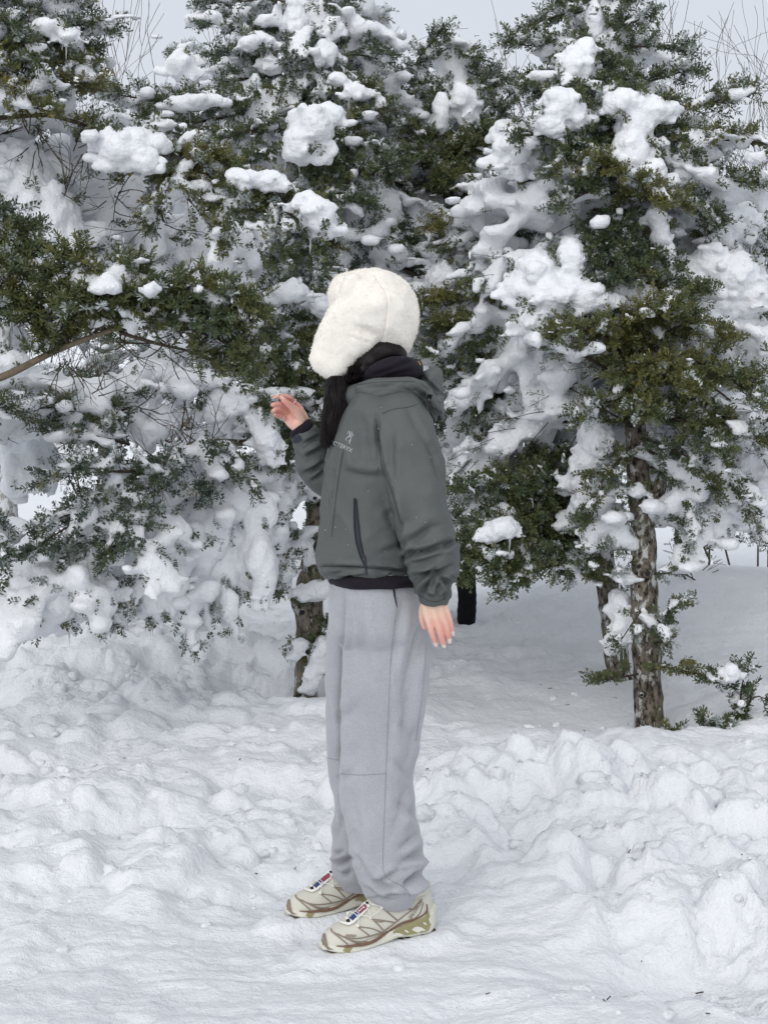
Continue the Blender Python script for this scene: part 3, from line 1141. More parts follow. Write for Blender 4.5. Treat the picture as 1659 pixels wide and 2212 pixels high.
# chest emblem: a fossil-bird mark and the lettering below it
g = G()
for pts, w in (([(754, 931), (757, 936), (756, 941), (752, 946)], 2.2), ([(760, 932), (761, 937), (757, 941)], 2.0), ([(756, 941), (759, 946), (757, 953), (755, 959)], 1.7),
               ([(752, 944), (748, 949), (750, 952)], 1.5), ([(757, 944), (762, 942), (764, 938)], 1.5), ([(757, 950), (753, 955)], 1.3), ([(754, 934), (751, 938)], 1.4)):
    g.add(*jsk.strip(pts, w, 0.0014, 8, 1))
build('emblem', g, M['print'], jacket)
g = G(); g.add(*jsk.text("ARC'TERYX", (706, 953), (760, 978), 8.5, 0.0014, 0.1, bold=0.02))
build('lettering', g, M['print'], jacket)
g = G(); g.add(*jsk.strip([(630, 948), (640, 949), (650, 944)], [13, 14, 14], 0.003, 10, 4, 0.001))
build('cuff_tab', g, M['jacket_dark'], jacket)

# a few snowflakes caught on the cloth
rng = np.random.default_rng(21)
g = G()
while g.n < 16 * 12:
    h = jsk.hit(rng.uniform(700, 980), rng.uniform(880, 1290), 0.0008)
    if h:
        g.add(*ellipsoids([h[0]], [rng.uniform(.0006, .0011)], 1))
tag(build('snow_flakes', g, M['snow_tree'], jacket), kind='stuff')

# ---- hood hanging down behind the neck
sh = Shells()
path = [(752, 862, 3.50, 26), (775, 858, 3.425, 30), (812, 846, 3.385, 27), (850, 838, 3.375, 20), (888, 838, 3.395, 22), (915, 852, 3.44, 30), (930, 860, 3.52, 34), (905, 845, 3.62, 30), (850, 838, 3.66, 26), (795, 852, 3.64, 28), (758, 862, 3.57, 26)]
pp = np.array([np.append(P(a, b, c), d * 3.45 / FPX) for a, b, c, d in path])
pp = np.vstack([pp, pp[:1]])
pr = catmull(pp, 90)
for i in range(90):
    sh.add(*ellipsoids([pr[i, :3]], [[0.024, 0.024, pr[i, 3]]], 2))
# upright flap of the hood brim, and the drape that comes to a point
for poly, Yc, yd in (([(905, 812), (918, 800), (938, 793), (955, 796), (957, 815), (954, 845), (957, 862), (945, 868), (925, 850), (905, 835)], 3.54, 0.11),
                     ([(885, 840), (905, 832), (925, 840), (945, 850), (958, 862), (960, 885), (956, 908), (949, 917), (940, 903), (930, 890), (915, 880), (895, 862)], 3.50, 0.12),
                     ([(895, 850), (925, 858), (945, 880), (948, 905), (938, 915), (928, 900), (915, 888)], 3.43, 0.03)):
    b, d = outline_balls(poly, 5, 4)
    C = np.array([P(x, y, Yc) for x, y in b])
    R = np.stack([d * 1.16e-3, np.maximum(d * 1.16e-3, yd * np.clip(d / d.max(), 0.3, 1)), d * 1.16e-3], 1)
    sh.add(*ellipsoids(C, R, 2))
V, T, Q = sh.fuse(0.0036, 5)
N = vnormals(V, T, Q)
V = wob(V, N, 0.005, 11, 321)
N = vnormals(V, T, Q)
V = crease(V, N, [(905, 838, 950, 895, 4, .010), (925, 862, 948, 910, 4, .012), (915, 858, 935, 900, 4, .010), (935, 850, 957, 880, 4, .007), (890, 850, 920, 880, 4, .007),
                  (870, 838, 900, 850, 4, .005), (760, 845, 800, 868, 7, .004), (800, 850, 850, 838, 5, .003), (905, 822, 948, 872, 3, .009), (760, 870, 765, 835, 5, .004), (938, 888, 950, 912, 3, .010), (880, 826, 940, 880, 4, .008), (915, 815, 955, 868, 3.5, .012), (780, 838, 860, 830, 4, .005, 3)], gain=1.1)
N = vnormals(V, T, Q)
V = wob(V, N, 0.0012, 32, 325)
hood = build('hood', (V, T, Q), M['jacket'], jacket)
hsk = Skin(V, T, Q)
g = G()
for pts in ([(747, 838), (749, 862), (757, 885)], [(768, 832), (810, 826), (860, 824), (895, 824)], [(912, 846), (935, 868), (948, 895)]):
    g.add(*tubeline(hsk, pts, 0.0008, 0.0003, 4))
build('hood_seam', g, M['jacket_seam'], jacket)

# ---- dark hoodie: collar roll, hem, raised cuff
hoodie = bpy.data.objects.new('hoodie', None)
COL.objects.link(hoodie)
hoodie.parent = person
hoodie.matrix_parent_inverse = Matrix.Translation(-person.location)
def hoodie_piece(name, sh, folds=()):
    V, T, Q = sh.fuse(0.0045, 4)
    V = wob(V, vnormals(V, T, Q), 0.005, 14, 331)
    if folds: V = crease(V, vnormals(V, T, Q), folds)
    o = bpy.data.objects.new(name, make_mesh(name, V, T, Q, M['hoodie']))
    COL.objects.link(o); o.parent = hoodie
sh = Shells()
path = [(775, 818, 3.50, 14), (800, 808, 3.435, 17), (840, 795, 3.405, 24), (875, 792, 3.42, 26), (897, 798, 3.48, 24), (895, 798, 3.56, 24), (850, 800, 3.60, 24), (800, 812, 3.59, 16)]
pp = np.array([np.append(P(a, b, c), d * 3.45 / FPX) for a, b, c, d in path])
pr = catmull(np.vstack([pp, pp[:1]]), 70)
sh.add(*ellipsoids(pr[:, :3], np.stack([np.full(70, .018), np.full(70, .018), pr[:, 3]], 1), 2))
hoodie_piece('collar', sh, [(800, 812, 880, 785, 4, .006, 3), (830, 815, 895, 798, 4, .007), (850, 790, 890, 780, 3, .004)])
sh = Shells()
sh.add(*loft(ringset([(1232, 712, 905, 3.52, .17), (1245, 708, 930, 3.52, .188), (1252, 711, 934, 3.52, .190), (1260, 716, 932, 3.52, .184)], 0, 10, 3.5, .1, 2.3, yaw=.02)))
hoodie_piece('hem', sh, [(860, 1266, 890, 1258, 3, .005), (780, 1264, 830, 1260, 3, .004)])
sh = Shells()
a, b = P(660, 934, 3.65), P(646, 919, 3.648)
sh.add(*tube(catmull([a, b], 6), [.036, .036, .036, .035, .034, .033], 24))
hoodie_piece('cuff', sh)
g = G(); c = P(899, 783, 3.47); g.add(*ellipsoids([c, c + [0.006, 0, -0.006]], [[.009, .012, .005], [.006, .012, .006]], 2))
V, T, Q, A = g.arrays()
o = bpy.data.objects.new('tag', make_mesh('tag', V, T, Q, M['tan_tab'])); COL.objects.link(o); o.parent = hoodie

# ---- hat
def hat_pt(poly):
    return [(659.4 + x * .17282, 561.9 + y * .17282) for x, y in poly]


dome = hat_pt([(880, 100), (660, 135), (470, 172), (400, 230), (370, 420), (300, 600), (330, 800), (420, 960), (600, 1050), (760, 1090), (940, 1110), (1100, 1160), (1280, 1170), (1330, 1050), (1400, 880), (1425, 650), (1390, 450), (1280, 280), (1080, 150)])
flap = hat_pt([(420, 480), (300, 600), (215, 760), (100, 1020), (40, 1230), (100, 1370), (330, 1510), (500, 1440), (570, 1330), (650, 1225), (770, 1130), (900, 1060), (950, 850), (900, 600), (650, 450)])
brim = hat_pt([(480, 165), (400, 190), (330, 270), (278, 420), (300, 570), (370, 560), (430, 430), (500, 300), (560, 200)])
nape = hat_pt([(760, 1000), (700, 1120), (760, 1150), (940, 1110), (1100, 1160), (1280, 1172), (1340, 1040), (1200, 950), (950, 950)])
px = 3.47 / FPX
sh = Shells()
b, d = outline_balls(dome, 6, 10)
C = np.array([P(x, y, 3.49) for x, y in b])
sh.add(*ellipsoids(C, np.stack([d * px, np.minimum(d * px * 1.0, .10) + 0.012, d * px], 1), 2))
for ydir, Y0 in ((-1, 3.435), (1, 3.555)):
    b, d = outline_balls(flap, 6, 5)
    C = np.array([P(x, y, Y0) for x, y in b])
    C[:, 1] += ydir * 0.02 * np.clip((b[:, 1] - 680) / -80, -1, 1)
    if ydir > 0:
        C[:, 0] += 0.03; C[:, 2] += 0.02
    sh.add(*ellipsoids(C, np.stack([d * px, np.minimum(d * px, .030), d * px], 1), 2))
b, d = outline_balls(brim, 5, 4)
for dy in np.linspace(-0.075, 0.075, 9):
    C = np.array([P(x, y, 3.49 + dy) for x, y in b])
    C[:, 0] += 0.030 * (dy / 0.075) ** 2
    sh.add(*ellipsoids(C, np.repeat((d * px)[:, None], 3, 1), 2))
V, T, Q = sh.fuse(0.0045, 10)
N = vnormals(V, T, Q)
V = V + N * 0.0015
V = wob(V, N, 0.004, 16, 341)
seam_lines = [hat_pt([(850, 190), (940, 320), (1005, 430), (1022, 560), (1000, 800), (960, 960), (930, 1060)]), hat_pt([(480, 190), (470, 270), (400, 400), (330, 560)]), hat_pt([(540, 945), (700, 1000), (800, 1030)])]
N = vnormals(V, T, Q)
fl = []
for s in seam_lines:
    for k in range(len(s) - 1):
        fl.append((*s[k], *s[k + 1], 3.0, .0035))
fl += [(*hat_pt([(700, 840)])[0], *hat_pt([(900, 950)])[0], 6, .004), (*hat_pt([(350, 700)])[0], *hat_pt([(400, 860)])[0], 6, .003)]
V = crease(V, N, fl)
N = vnormals(V, T, Q)
V = wob(V, N, 0.0016, 60, 345, 3)
hat = build('hat', (V, T, Q), M['fur'], person)
hat['label'] = 'cream plush trapper hat with ear flaps down'
hks = Skin(V, T, Q)
g = G()
g.add(*tubeline(hks, seam_lines[0], 0.0012, 0.0002, 4))
build('hat_seam', g, M['fur_seam'], hat)
# pile: short fine hairs standing off the plush
N = vnormals(V, T, Q)
rng = np.random.default_rng(8)
F = tri_of(T, Q)
ar = np.linalg.norm(np.cross(V[F[:, 1]] - V[F[:, 0]], V[F[:, 2]] - V[F[:, 0]]), axis=1)
idx = rng.choice(len(F), 13000, p=ar / ar.sum())
w = rng.dirichlet((1, 1, 1), len(idx))
pos = (V[F[idx]] * w[..., None]).sum(1); no = nrm((N[F[idx]] * w[..., None]).sum(1))
comb = nrm(no + 0.5 * np.stack([noise(pos * 14, 1), noise(pos * 14, 2), noise(pos * 14, 3) - 1.2], 1) + 0.18 * rng.normal(size=no.shape))
Lh = 0.0048 * rng.uniform(.6, 1.2, len(idx))[:, None]
sd_ = nrm(np.cross(comb, rng.normal(size=no.shape))) * 0.0007
PV = np.stack([pos - sd_, pos + sd_, pos + comb * Lh], 1).reshape(-1, 3)
PT = np.arange(len(PV)).reshape(-1, 3)
fm = make_mesh('fur_pile', PV, PT, np.zeros((0, 4), int), M['fur'], False)
tag(link('fur_pile', fm, hat), kind='stuff')

# ---- body: head, neck, trunk, limbs and both hands in one mesh
def chain(sh, pts, rads, dens=1.6, sub=2):
    pts, rads = np.asarray(pts, float), np.asarray(rads, float)
    L = np.linalg.norm(np.diff(pts, axis=0), axis=1).sum()
    n = max(4, int(L / (rads.mean() / dens)))
    pr = catmull(np.hstack([pts, rads[:, None]]), n)
    sh.add(*ellipsoids(pr[:, :3], np.maximum(pr[:, 3], 1e-4), sub))


body_g = G()
sh = Shells()
# trunk and limbs hidden by clothes
chain(sh, [P(830, 900, 3.51), P(822, 1000, 3.51), P(815, 1120, 3.52), P(815, 1240, 3.52)], [.10, .105, .095, .11])
chain(sh, [P(840, 885, 3.40), P(835, 885, 3.62)], [.05, .05])
chain(sh, [P(845, 890, 3.40), P(900, 1080, 3.33), P(934, 1290, 3.33)], [.045, .038, .026])
chain(sh, [P(830, 890, 3.63), P(760, 985, 3.70), P(710, 1025, 3.695)], [.042, .034, .026])
chain(sh, [P(703, 1030, 3.69), P(668, 955, 3.66), P(645, 917, 3.645)], [.026, .023, .0245])
chain(sh, [P(825, 1300, 3.46), P(815, 1600, 3.48), P(845, 1920, 3.53)], [.075, .055, .04])
chain(sh, [P(810, 1300, 3.60), P(785, 1600, 3.65), P(785, 1900, 3.72)], [.07, .055, .04])
chain(sh, [P(835, 880, 3.51), P(825, 810, 3.51), P(815, 760, 3.51)], [.058, .053, .055])
# head: faces left and away from the lens
hc = P(800, 690, 3.50)
hd_ = np.array([-math.cos(0.55), math.sin(0.55), -0.12]); hd_ /= np.linalg.norm(hd_)
hl = np.cross([0, 0, 1.0], hd_); hl /= np.linalg.norm(hl)
hu = np.cross(hd_, hl)
HP = lambda f, l, u_: hc + hd_ * f + hl * l + hu * u_
rotH = np.stack([hd_, hl, hu], 1)
def hel(f, l, u_, a, b_, c):
    sh.add(*ellipsoids([HP(f, l, u_)], [[a, b_, c]], 3, rotH[None]))
hel(-0.008, 0, 0.015, .086, .069, .080)
hel(0.030, 0, -0.045, .052, .055, .066)
hel(0.052, 0, -0.092, .022, .024, .018)
hel(0.082, 0, -0.020, .012, .008, .022); hel(0.090, 0, -0.035, .012, .010, .008)
for s in (-1, 1):
    hel(0.060, s * .028, -0.035, .020, .022, .020)
    hel(0.066, s * .026, 0.018, .014, .022, .008)
    hel(0.064, s * .031, 0.000, .013, .015, .011)
    hel(-0.008, s * .070, -0.015, .017, .009, .030)
    hel(0.087, s * .011, -0.036, .007, .006, .006)
hel(0.079, 0, -0.062, .009, .020, .005); hel(0.077, 0, -0.072, .009, .017, .006)
V, T, Q = sh.fuse(0.0085, 2)
body_g.add(V, T, Q, 0.45)


def hand(finger_list, palm, thumb, tint_from, tint_to):
    s = Shells()
    for pts, r in palm:
        chain(s, pts, r, 2.2)
    for pts, r in finger_list + [thumb]:
        chain(s, pts, [x * 1.05 for x in r], 2.2)
    V, T, Q = s.fuse(0.0017, 2)
    a, b = np.asarray(tint_from), np.asarray(tint_to)
    t = np.clip(((V - a) @ (b - a)) / ((b - a) @ (b - a)), 0, 1)
    N = vnormals(V, T, Q)
    V = wob(V, N, 0.0004, 90, 351)
    body_g.add(V, T, Q, 0.05 + 0.95 * t)
    return V, T, Q


def fing(pts, r):
    return ([P(*p) for p in pts], [x * 1e-3 for x in r])


# left hand: hangs, back of the hand to the lens
yl = 3.325
kn = [(923, 1331), (938, 1328), (952, 1325), (963, 1320)]
lf = [fing([(921, 1324, yl + .004), (924, 1334, yl), (931, 1360, yl + .002), (936.5, 1377, yl + .008), (940, 1388, yl + .014)], [9.2, 9.3, 8.4, 7.6, 6.4]),
      fing([(936, 1320, yl), (940, 1332, yl - .005), (949, 1360, yl - .003), (954, 1380, yl + .004), (957.3, 1391, yl + .010)], [9.4, 9.4, 8.5, 7.7, 6.4]),
      fing([(950, 1316, yl + .003), (955, 1328, yl - .002), (964, 1354, yl + .001), (967.5, 1371, yl + .008), (969.5, 1381, yl + .013)], [9, 9, 8.0, 7.2, 6.0]),
      fing([(961, 1313, yl + .010), (965, 1323, yl + .007), (972, 1344, yl + .010), (974.5, 1357, yl + .015), (976, 1365, yl + .019)], [8, 8, 7.2, 6.4, 5.4])]
lp = [fing([(925, 1285, yl + .004), (921, 1305, yl + .004), (923, 1331, yl + .002)], [17, 15, 10.5]), fing([(933, 1285, yl), (935, 1305, yl - .001), (938, 1329, yl - .003)], [18, 15, 10.8]),
      fing([(940, 1285, yl + .002), (947, 1305, yl + .001), (952, 1325, yl)], [17, 14, 10.2]), fing([(946, 1286, yl + .008), (957, 1305, yl + .008), (963, 1320, yl + .008)], [15, 12, 9.2]),
      fing([(937, 1290, yl + .014), (940, 1312, yl + .016)], [16, 14])]
lt = fing([(922, 1304, yl + .020), (914, 1318, yl + .034), (913, 1338, yl + .040), (917, 1354, yl + .042)], [13, 11, 9, 7])
LV = hand(lf, lp, lt, P(935, 1315, yl), P(955, 1380, yl))
# right hand: raised, palm to the lens
yr = 3.645
rf = [fing([(650, 884, yr + .004), (643, 877, yr), (631, 865.5, yr - .010), (624, 859.5, yr - .020), (608, 856.5, yr - .032), (594, 857.5, yr - .040)], [8.6, 8.4, 7.8, 7.4, 7.0, 5.6]),
      fing([(640, 893, yr + .006), (630, 884, yr + .002), (619, 877, yr - .008), (607, 873.5, yr - .022), (596, 873.5, yr - .030), (591.5, 874.5, yr - .034)], [8.8, 8.6, 8.0, 7.4, 6.8, 5.8]),
      fing([(632, 902, yr + .006), (623, 894, yr + .002), (613, 888, yr - .010), (602, 885, yr - .024), (595, 886, yr - .032), (591.5, 888, yr - .036)], [8.6, 8.4, 7.8, 7.2, 6.6, 5.6]),
      fing([(626, 910, yr + .006), (618, 906, yr + .002), (609, 901, yr - .010), (600, 898, yr - .022), (595, 896, yr - .030)], [7.8, 7.6, 7.0, 6.4, 5.2])]
rp = [fing([(656, 908, yr + .004), (652, 894, yr + .006), (644, 878, yr + .002)], [16, 13, 9.5]), fing([(650, 914, yr + .004), (643, 902, yr + .006), (632, 886, yr + .003)], [17, 13, 9.8]),
      fing([(645, 919, yr + .004), (635, 909, yr + .006), (624, 895, yr + .003)], [16, 13, 9.5]), fing([(640, 922, yr + .006), (629, 915, yr + .007), (619, 906, yr + .004)], [14, 12, 9]),
      fing([(648, 922, yr + .004), (652, 930, yr + .004)], [22, 23])]
rt = fing([(652, 905, yr - .006), (644, 892, yr - .016), (634, 882, yr - .026), (624, 873.5, yr - .034), (615, 866, yr - .040), (611, 862.5, yr - .042)], [14, 13, 10, 8.4, 7.4, 5.8])
RV = hand(rf, rp, rt, P(648, 915, yr), P(618, 880, yr))
body = build('body', body_g, M['skin'], person, True, True)

# nails, rings
def nail(tip, nxt, normal, L, wd, name='nail'):
    tip, nxt, normal = np.asarray(tip), np.asarray(nxt), nrm(normal)
    d = nrm(tip - nxt); s = nrm(np.cross(d, normal)); n2 = np.cross(s, d)
    if n2 @ normal < 0: n2 = -n2
    Vn = []
    for a in np.linspace(-0.35, 1.0, 6):
        ww = wd * (1 if a < 0.6 else 1 - 0.55 * ((a - 0.6) / 0.4) ** 2)
        for b_ in np.linspace(-1, 1, 6):
            Vn.append(tip + d * L * a + s * ww * b_ + n2 * (wd * 0.62 * math.sqrt(max(0, 1.25 - b_ * b_)) + 0.0022 - 0.0015 * max(a, 0)))
    o = build(name, (np.array(Vn), np.zeros((0, 3), int), grid_faces(6, 6)), M['nail'], body)
    md = o.modifiers.new('s', 'SOLIDIFY'); md.thickness = 0.0009; md.offset = 0
    return o
for k, f in enumerate(lf):
    nail(f[0][-1], f[0][-2], (0.1, -1, 0.35), 0.0105, 0.0052)
for f in rf[:1]:
    nail(f[0][-1], f[0][-2], (-0.25, 0.35, 0.9), 0.009, 0.0045)
for f in rf[1:]:
    nail(f[0][-1], f[0][-2], (-0.75, 0.55, 0.1), 0.007, 0.0045)
nail(rt[0][-1], rt[0][-2], (-0.1, -0.5, 0.85), 0.010, 0.005)
def ring(c, axis, r, w, name, mat):
    ax = nrm(axis); s = nrm(np.cross(ax, [0.3, 0.2, 1])); t = np.cross(ax, s)
    a = np.linspace(0, 2 * math.pi, 33)
    p = c + r * (np.cos(a)[:, None] * s + np.sin(a)[:, None] * t)
    return build(name, tube(p, w, 8), mat, body)
f0 = rf[0][0]
ring(f0[2] * 0.75 + f0[1] * 0.25, f0[2] - f0[1], 0.0092, 0.0013, 'ring', M['silver'])
f3 = rf[3][0]
ring(f3[2], f3[3] - f3[2], 0.0080, 0.0008, 'ring', M['silver'])

# tiny snow crystal pinched between finger and thumb
g = G(); c = P(601, 852, yr - .040)
rng = np.random.default_rng(3)
for k in range(11):
    dv = nrm(rng.normal(size=3) * [1, .6, 1] + [0, 0, .5])
    e = c + dv * rng.uniform(.006, .013)
    g.add(*tube(catmull([c, e], 3), [.0012, .0010, .0005], 5))
tag(build('snow_crystal', g, M['snow_tree']), 'tiny white snow crystal pinched at the raised fingertips', 'snow crystal')

# ---- hair
rng = np.random.default_rng(12)
sh = Shells()
for rows in ([(812, 706, 752, 3.47, .030), (850, 700, 752, 3.455, .032), (890, 699, 750, 3.44, .030), (925, 697, 745, 3.428, .026), (950, 697, 738, 3.422, .018), (962, 703, 728, 3.42, .008)],):
    sh.add(*loft(ringset(rows, 0, 24, 3.45, .03, 2.0, m=24)))
sh.add(*ellipsoids([P(800, 790, 3.49), P(790, 800, 3.48), P(830, 765, 3.49), P(765, 805, 3.48)], [[.055, .062, .05], [.04, .058, .03], [.06, .07, .04], [.03, .035, .04]], 3))
V, T, Q = sh.fuse(0.005, 4)
V = wob(V, vnormals(V, T, Q), 0.004, 30, 361)
hair = build('hair', (V, T, Q), M['hair'], person)
PT, PR = [], []
for k in range(620):
    s = rng.uniform(-1, 1); dpt = rng.uniform(-1, 1)
    end = 967 - 26 * abs(rng.normal()) * 0.8 + 6 * s * -1
    pts = []
    for q in np.linspace(0, 1, 9):
        vv = 812 + (end - 812) * q
        uc = np.interp(vv, [812, 850, 890, 925, 970], [729, 727, 725, 720, 716]) + 2.2 * math.sin(q * 5 + 6 * s)
        hw = np.interp(vv, [812, 850, 890, 925, 970], [24, 27, 27, 26, 21])
        yc = np.interp(vv, [812, 890, 970], [3.465, 3.44, 3.42])
        yy = yc - 0.034 * math.sqrt(max(0.03, 1 - s * s)) * (0.4 + 0.6 * abs(dpt)) * (1 if k % 7 else -1)
        pts.append(P(uc + s * hw + 1.5 * math.sin(q * 9 + k), vv, yy))
    PT.append(pts); PR.append(np.linspace(0.0011, 0.0004, 9) * rng.uniform(.7, 1.3))
for k in range(160):                                       # strands under the hat, swept to the collar
    s = rng.uniform(0, 1)
    a = np.array([752 + 85 * s, 792 - 22 * s]); b = np.array([748 + 60 * s, 826 - 20 * s])
    PT.append([P(*(a * (1 - q) + b * q), 3.425 + 0.02 * rng.uniform() - 0.006 * math.sin(q * 3)) for q in np.linspace(0, 1, 9)]); PR.append(np.full(9, 0.0009))
Vh, Qh = tubes_batch(np.array(PT), np.array(PR), 3)
tag(build('hair_strands', (Vh, np.zeros((0, 3), int), Qh), M['hair'], hair), kind='stuff')

# ---- shoes
toe, heel = P(697, 2054, 3.415), P(931, 2006, 3.575)
toe[2] -= .004
ax = heel - toe; Ls = np.linalg.norm(ax); ex = ax / Ls                    # local x: toe -> heel
ey = nrm(np.cross([0, 0, 1.0], ex)); ez = np.cross(ex, ey)
def shp(x, y, z):
    return toe + ex * x + ey * y + ez * z
SR = np.array([  # x from toe, half width, z low, z top
    (0.000, .010, .010, .030), (0.010, .024, .010, .040), (0.030, .038, .012, .048), (0.060, .045, .013, .057), (0.095, .045, .014, .074), (0.125, .041, .016, .094), (0.150, .038, .018, .103),
    (0.185, .036, .019, .100), (0.220, .035, .020, .100), (0.250, .034, .021, .106), (0.270, .030, .021, .108), (0.284, .019, .022, .098)])
SR[:, 0] *= Ls / 0.288
SR[:, 3] = SR[:, 3] * 1.13 + .002
SR[:, 1] *= 1.06
R_ = interp_rows([tuple(r) for r in SR], 60)
a = np.arange(48) * 2 * math.pi / 48
rings = []
for x, w_, z0, z1 in R_:
    ca, sa = np.cos(a), np.sin(a)
    yy = w_ * np.sign(ca) * np.abs(ca) ** (2 / 2.3)
    hh = np.where(sa > 0, np.abs(sa) ** (2 / 1.9), -np.abs(sa) ** (2 / 4.0) * 0.35)
    zz = z0 + (z1 - z0) * (hh + 0.35) / 1.35
    yy = yy * np.where(sa > 0, 1 - 0.42 * np.clip(sa, 0, 1) ** 2 * sstep(.07, .13, x), 1)
    rings.append(np.array([shp(x, yy[i] + 0.006 * math.sin(x / Ls * 3.1), zz[i]) for i in range(48)]))
UV_, UT, UQ = loft(np.array(rings))
UV_ = wob(UV_, vnormals(UV_, UT, UQ), 0.0012, 45, 371)
shoe = build('shoe', (UV_, UT, UQ), M['shoe'], person)
shoe['label'] = 'cream trail shoe with brown overlays and olive heel'
# midsole
xs = np.linspace(-0.004, Ls + 0.007, 60)
rings = []
for x in xs:
    t = np.clip(x / Ls, 0, 1)
    w_ = np.interp(t, [0, .03, .1, .22, .35, .5, .65, .8, .92, .97, 1], [.012, .026, .040, .049, .048, .041, .038, .040, .038, .030, .016]) * 1.07 + 0.002
    top = np.interp(t, [0, .1, .25, .45, .6, .8, 1], [.026, .024, .022, .026, .037, .050, .070])
    bot = np.interp(t, [0, .08, .2, .5, .62, .75, .93, 1], [.010, .003, .000, .001, .007, .001, .001, .012])
    rings.append(np.array([shp(x, w_ * np.sign(math.cos(q)) * abs(math.cos(q)) ** .5 * (1 + .06 * (math.sin(q) < 0)) + 0.006 * math.sin(t * 3.1), (top + bot) / 2 + (top - bot) / 2 * np.sign(math.sin(q)) * abs(math.sin(q)) ** .5) for q in a]))
MV, MT, MQ = loft(np.array(rings))
sole = build('midsole', (MV, MT, MQ), M['shoe_foam'], shoe)
# outsole lugs
g = G()
bx = np.array([[sx, sy, sz] for sx in (-1, 1) for sy in (-1, 1) for sz in (-1, 1)], float)
bq = np.array([[0, 1, 3, 2], [4, 6, 7, 5], [0, 4, 5, 1], [2, 3, 7, 6], [0, 2, 6, 4], [1, 5, 7, 3]])
for t in np.linspace(.05, .97, 16):
    if .5 < t < .66: continue
    w_ = np.interp(t, [0, .1, .22, .35, .5, .65, .8, .92, 1], [.016, .038, .048, .047, .041, .038, .039, .036, .02])
    z0 = np.interp(t, [0, .08, .2, .93, 1], [.008, .002, -.002, -.002, .009])
    for sy in (-.8, 0, .8):
        L_ = bx * [.0055, .010, .0045]
        g.add(np.array([shp(t * Ls + p[0], sy * w_ + p[1] + 0.006 * math.sin(t * 3.1), z0 + p[2]) for p in L_]), None, bq)
build('outsole_lugs', g, M['sole_rubber'], shoe)
allV = np.vstack([UV_, MV]); ssk = Skin(allV, np.vstack([UT, MT + len(UV_)]), np.vstack([UQ, MQ + len(UV_)]))
Z = lambda pts: [(602.07 + x * .20738, 1863.55 + y * .20738) for x, y in pts]
g = G()
for pts, w_ in (([(545, 690), (560, 720), (620, 770), (720, 850)], 3.4), ([(560, 722), (640, 762), (740, 802), (830, 822), (930, 828)], 2.6),
                ([(610, 742), (700, 780), (800, 790), (900, 775), (1000, 750), (1080, 720), (1150, 670), (1230, 610), (1320, 540), (1400, 480), (1490, 380)], 3.0),
                ([(830, 675), (890, 720), (940, 755)], 2.8), ([(840, 670), (960, 685), (1060, 720)], 2.6), ([(975, 590), (1030, 640), (1085, 700)], 3.0), ([(975, 590), (1100, 605), (1220, 625)], 3.0),
                ([(1090, 480), (1160, 540), (1240, 605)], 3.6), ([(1090, 465), (1250, 475), (1390, 485)], 4.2), ([(1120, 505), (1200, 498), (1260, 488)], 2.2), ([(1415, 582), (1470, 522), (1505, 420)], 2.4),
                ([(990, 608), (1060, 618), (1120, 606)], 2.0), ([(700, 790), (780, 825), (850, 848)], 2.2)):
    g.add(*ssk.strip(Z(pts), w_, 0.0012, None, 2, 0.0006))
build('overlay', g, M['shoe_film'], shoe)
g = G(); g.add(*ssk.strip(Z([(600, 873), (720, 876), (850, 860), (950, 835), (1050, 785), (1150, 710), (1250, 645), (1350, 605), (1440, 578), (1508, 540), (1540, 492), (1536, 432)]), [1.5, 3.5, 4.8, 5.2, 5.2, 5.2, 5.2, 5.2, 5.2, 4.6, 4, 2.5], 0.0026, 90, 3, 0.0012))
build('side_band', g, M['shoe_band'], shoe)
g = G()
g.add(*ssk.ruled(Z([(1185, 722), (1260, 668), (1350, 625), (1440, 597), (1520, 560), (1556, 500), (1570, 545)]), Z([(1200, 735), (1270, 748), (1340, 752), (1420, 738), (1500, 722), (1560, 700), (1585, 640)]), 40, 8, 0.0014))
build('heel_cage', g, M['shoe_olive'], shoe)
g = G()
for top, bot in (([(1385, 690), (1420, 664), (1470, 668), (1525, 700)], [(1395, 708), (1440, 725), (1480, 712), (1525, 702)]), ([(1306, 702), (1322, 696), (1352, 722)], [(1310, 712), (1334, 730), (1352, 728)]),
                 ([(1498, 622), (1515, 618), (1538, 640)], [(1502, 632), (1522, 646), (1538, 644)]), ([(1180, 748), (1220, 728), (1290, 748)], [(1185, 775), (1230, 765), (1290, 752)]), ([(1556, 585), (1575, 565), (1588, 600)], [(1560, 600), (1578, 640), (1588, 620)])):
    build('cage_window', ssk.ruled(Z(top), Z(bot), 12, 4, 0.0026), M['shoe_foam'], shoe)
g = G(); g.add(*ssk.ruled(Z([(470, 738), (456, 790), (462, 850), (520, 905)]), Z([(492, 742), (502, 800), (520, 870), (575, 908)]), 20, 4, 0.0022))
build('toe_bumper', g, M['shoe_rubber'], shoe)
g = G(); g.add(*ssk.ruled(Z([(690, 882), (730, 884), (768, 884)]), Z([(668, 922), (705, 930), (742, 932)]), 10, 4, 0.0016))
build('sole_flash', g, M['shoe_olive'], shoe)
g = G(); g.add(*ssk.text('SALOMON', Z([(1372, 588)])[0], Z([(1500, 408)])[0], 7.2, 0.0024, 0.15, bold=0.03))
g.add(*ssk.text('000', Z([(688, 775)])[0], Z([(806, 779)])[0], 6.2, 0.0022, 0.35, bold=0.025))
build('lettering', g, M['shoe_film'], shoe)
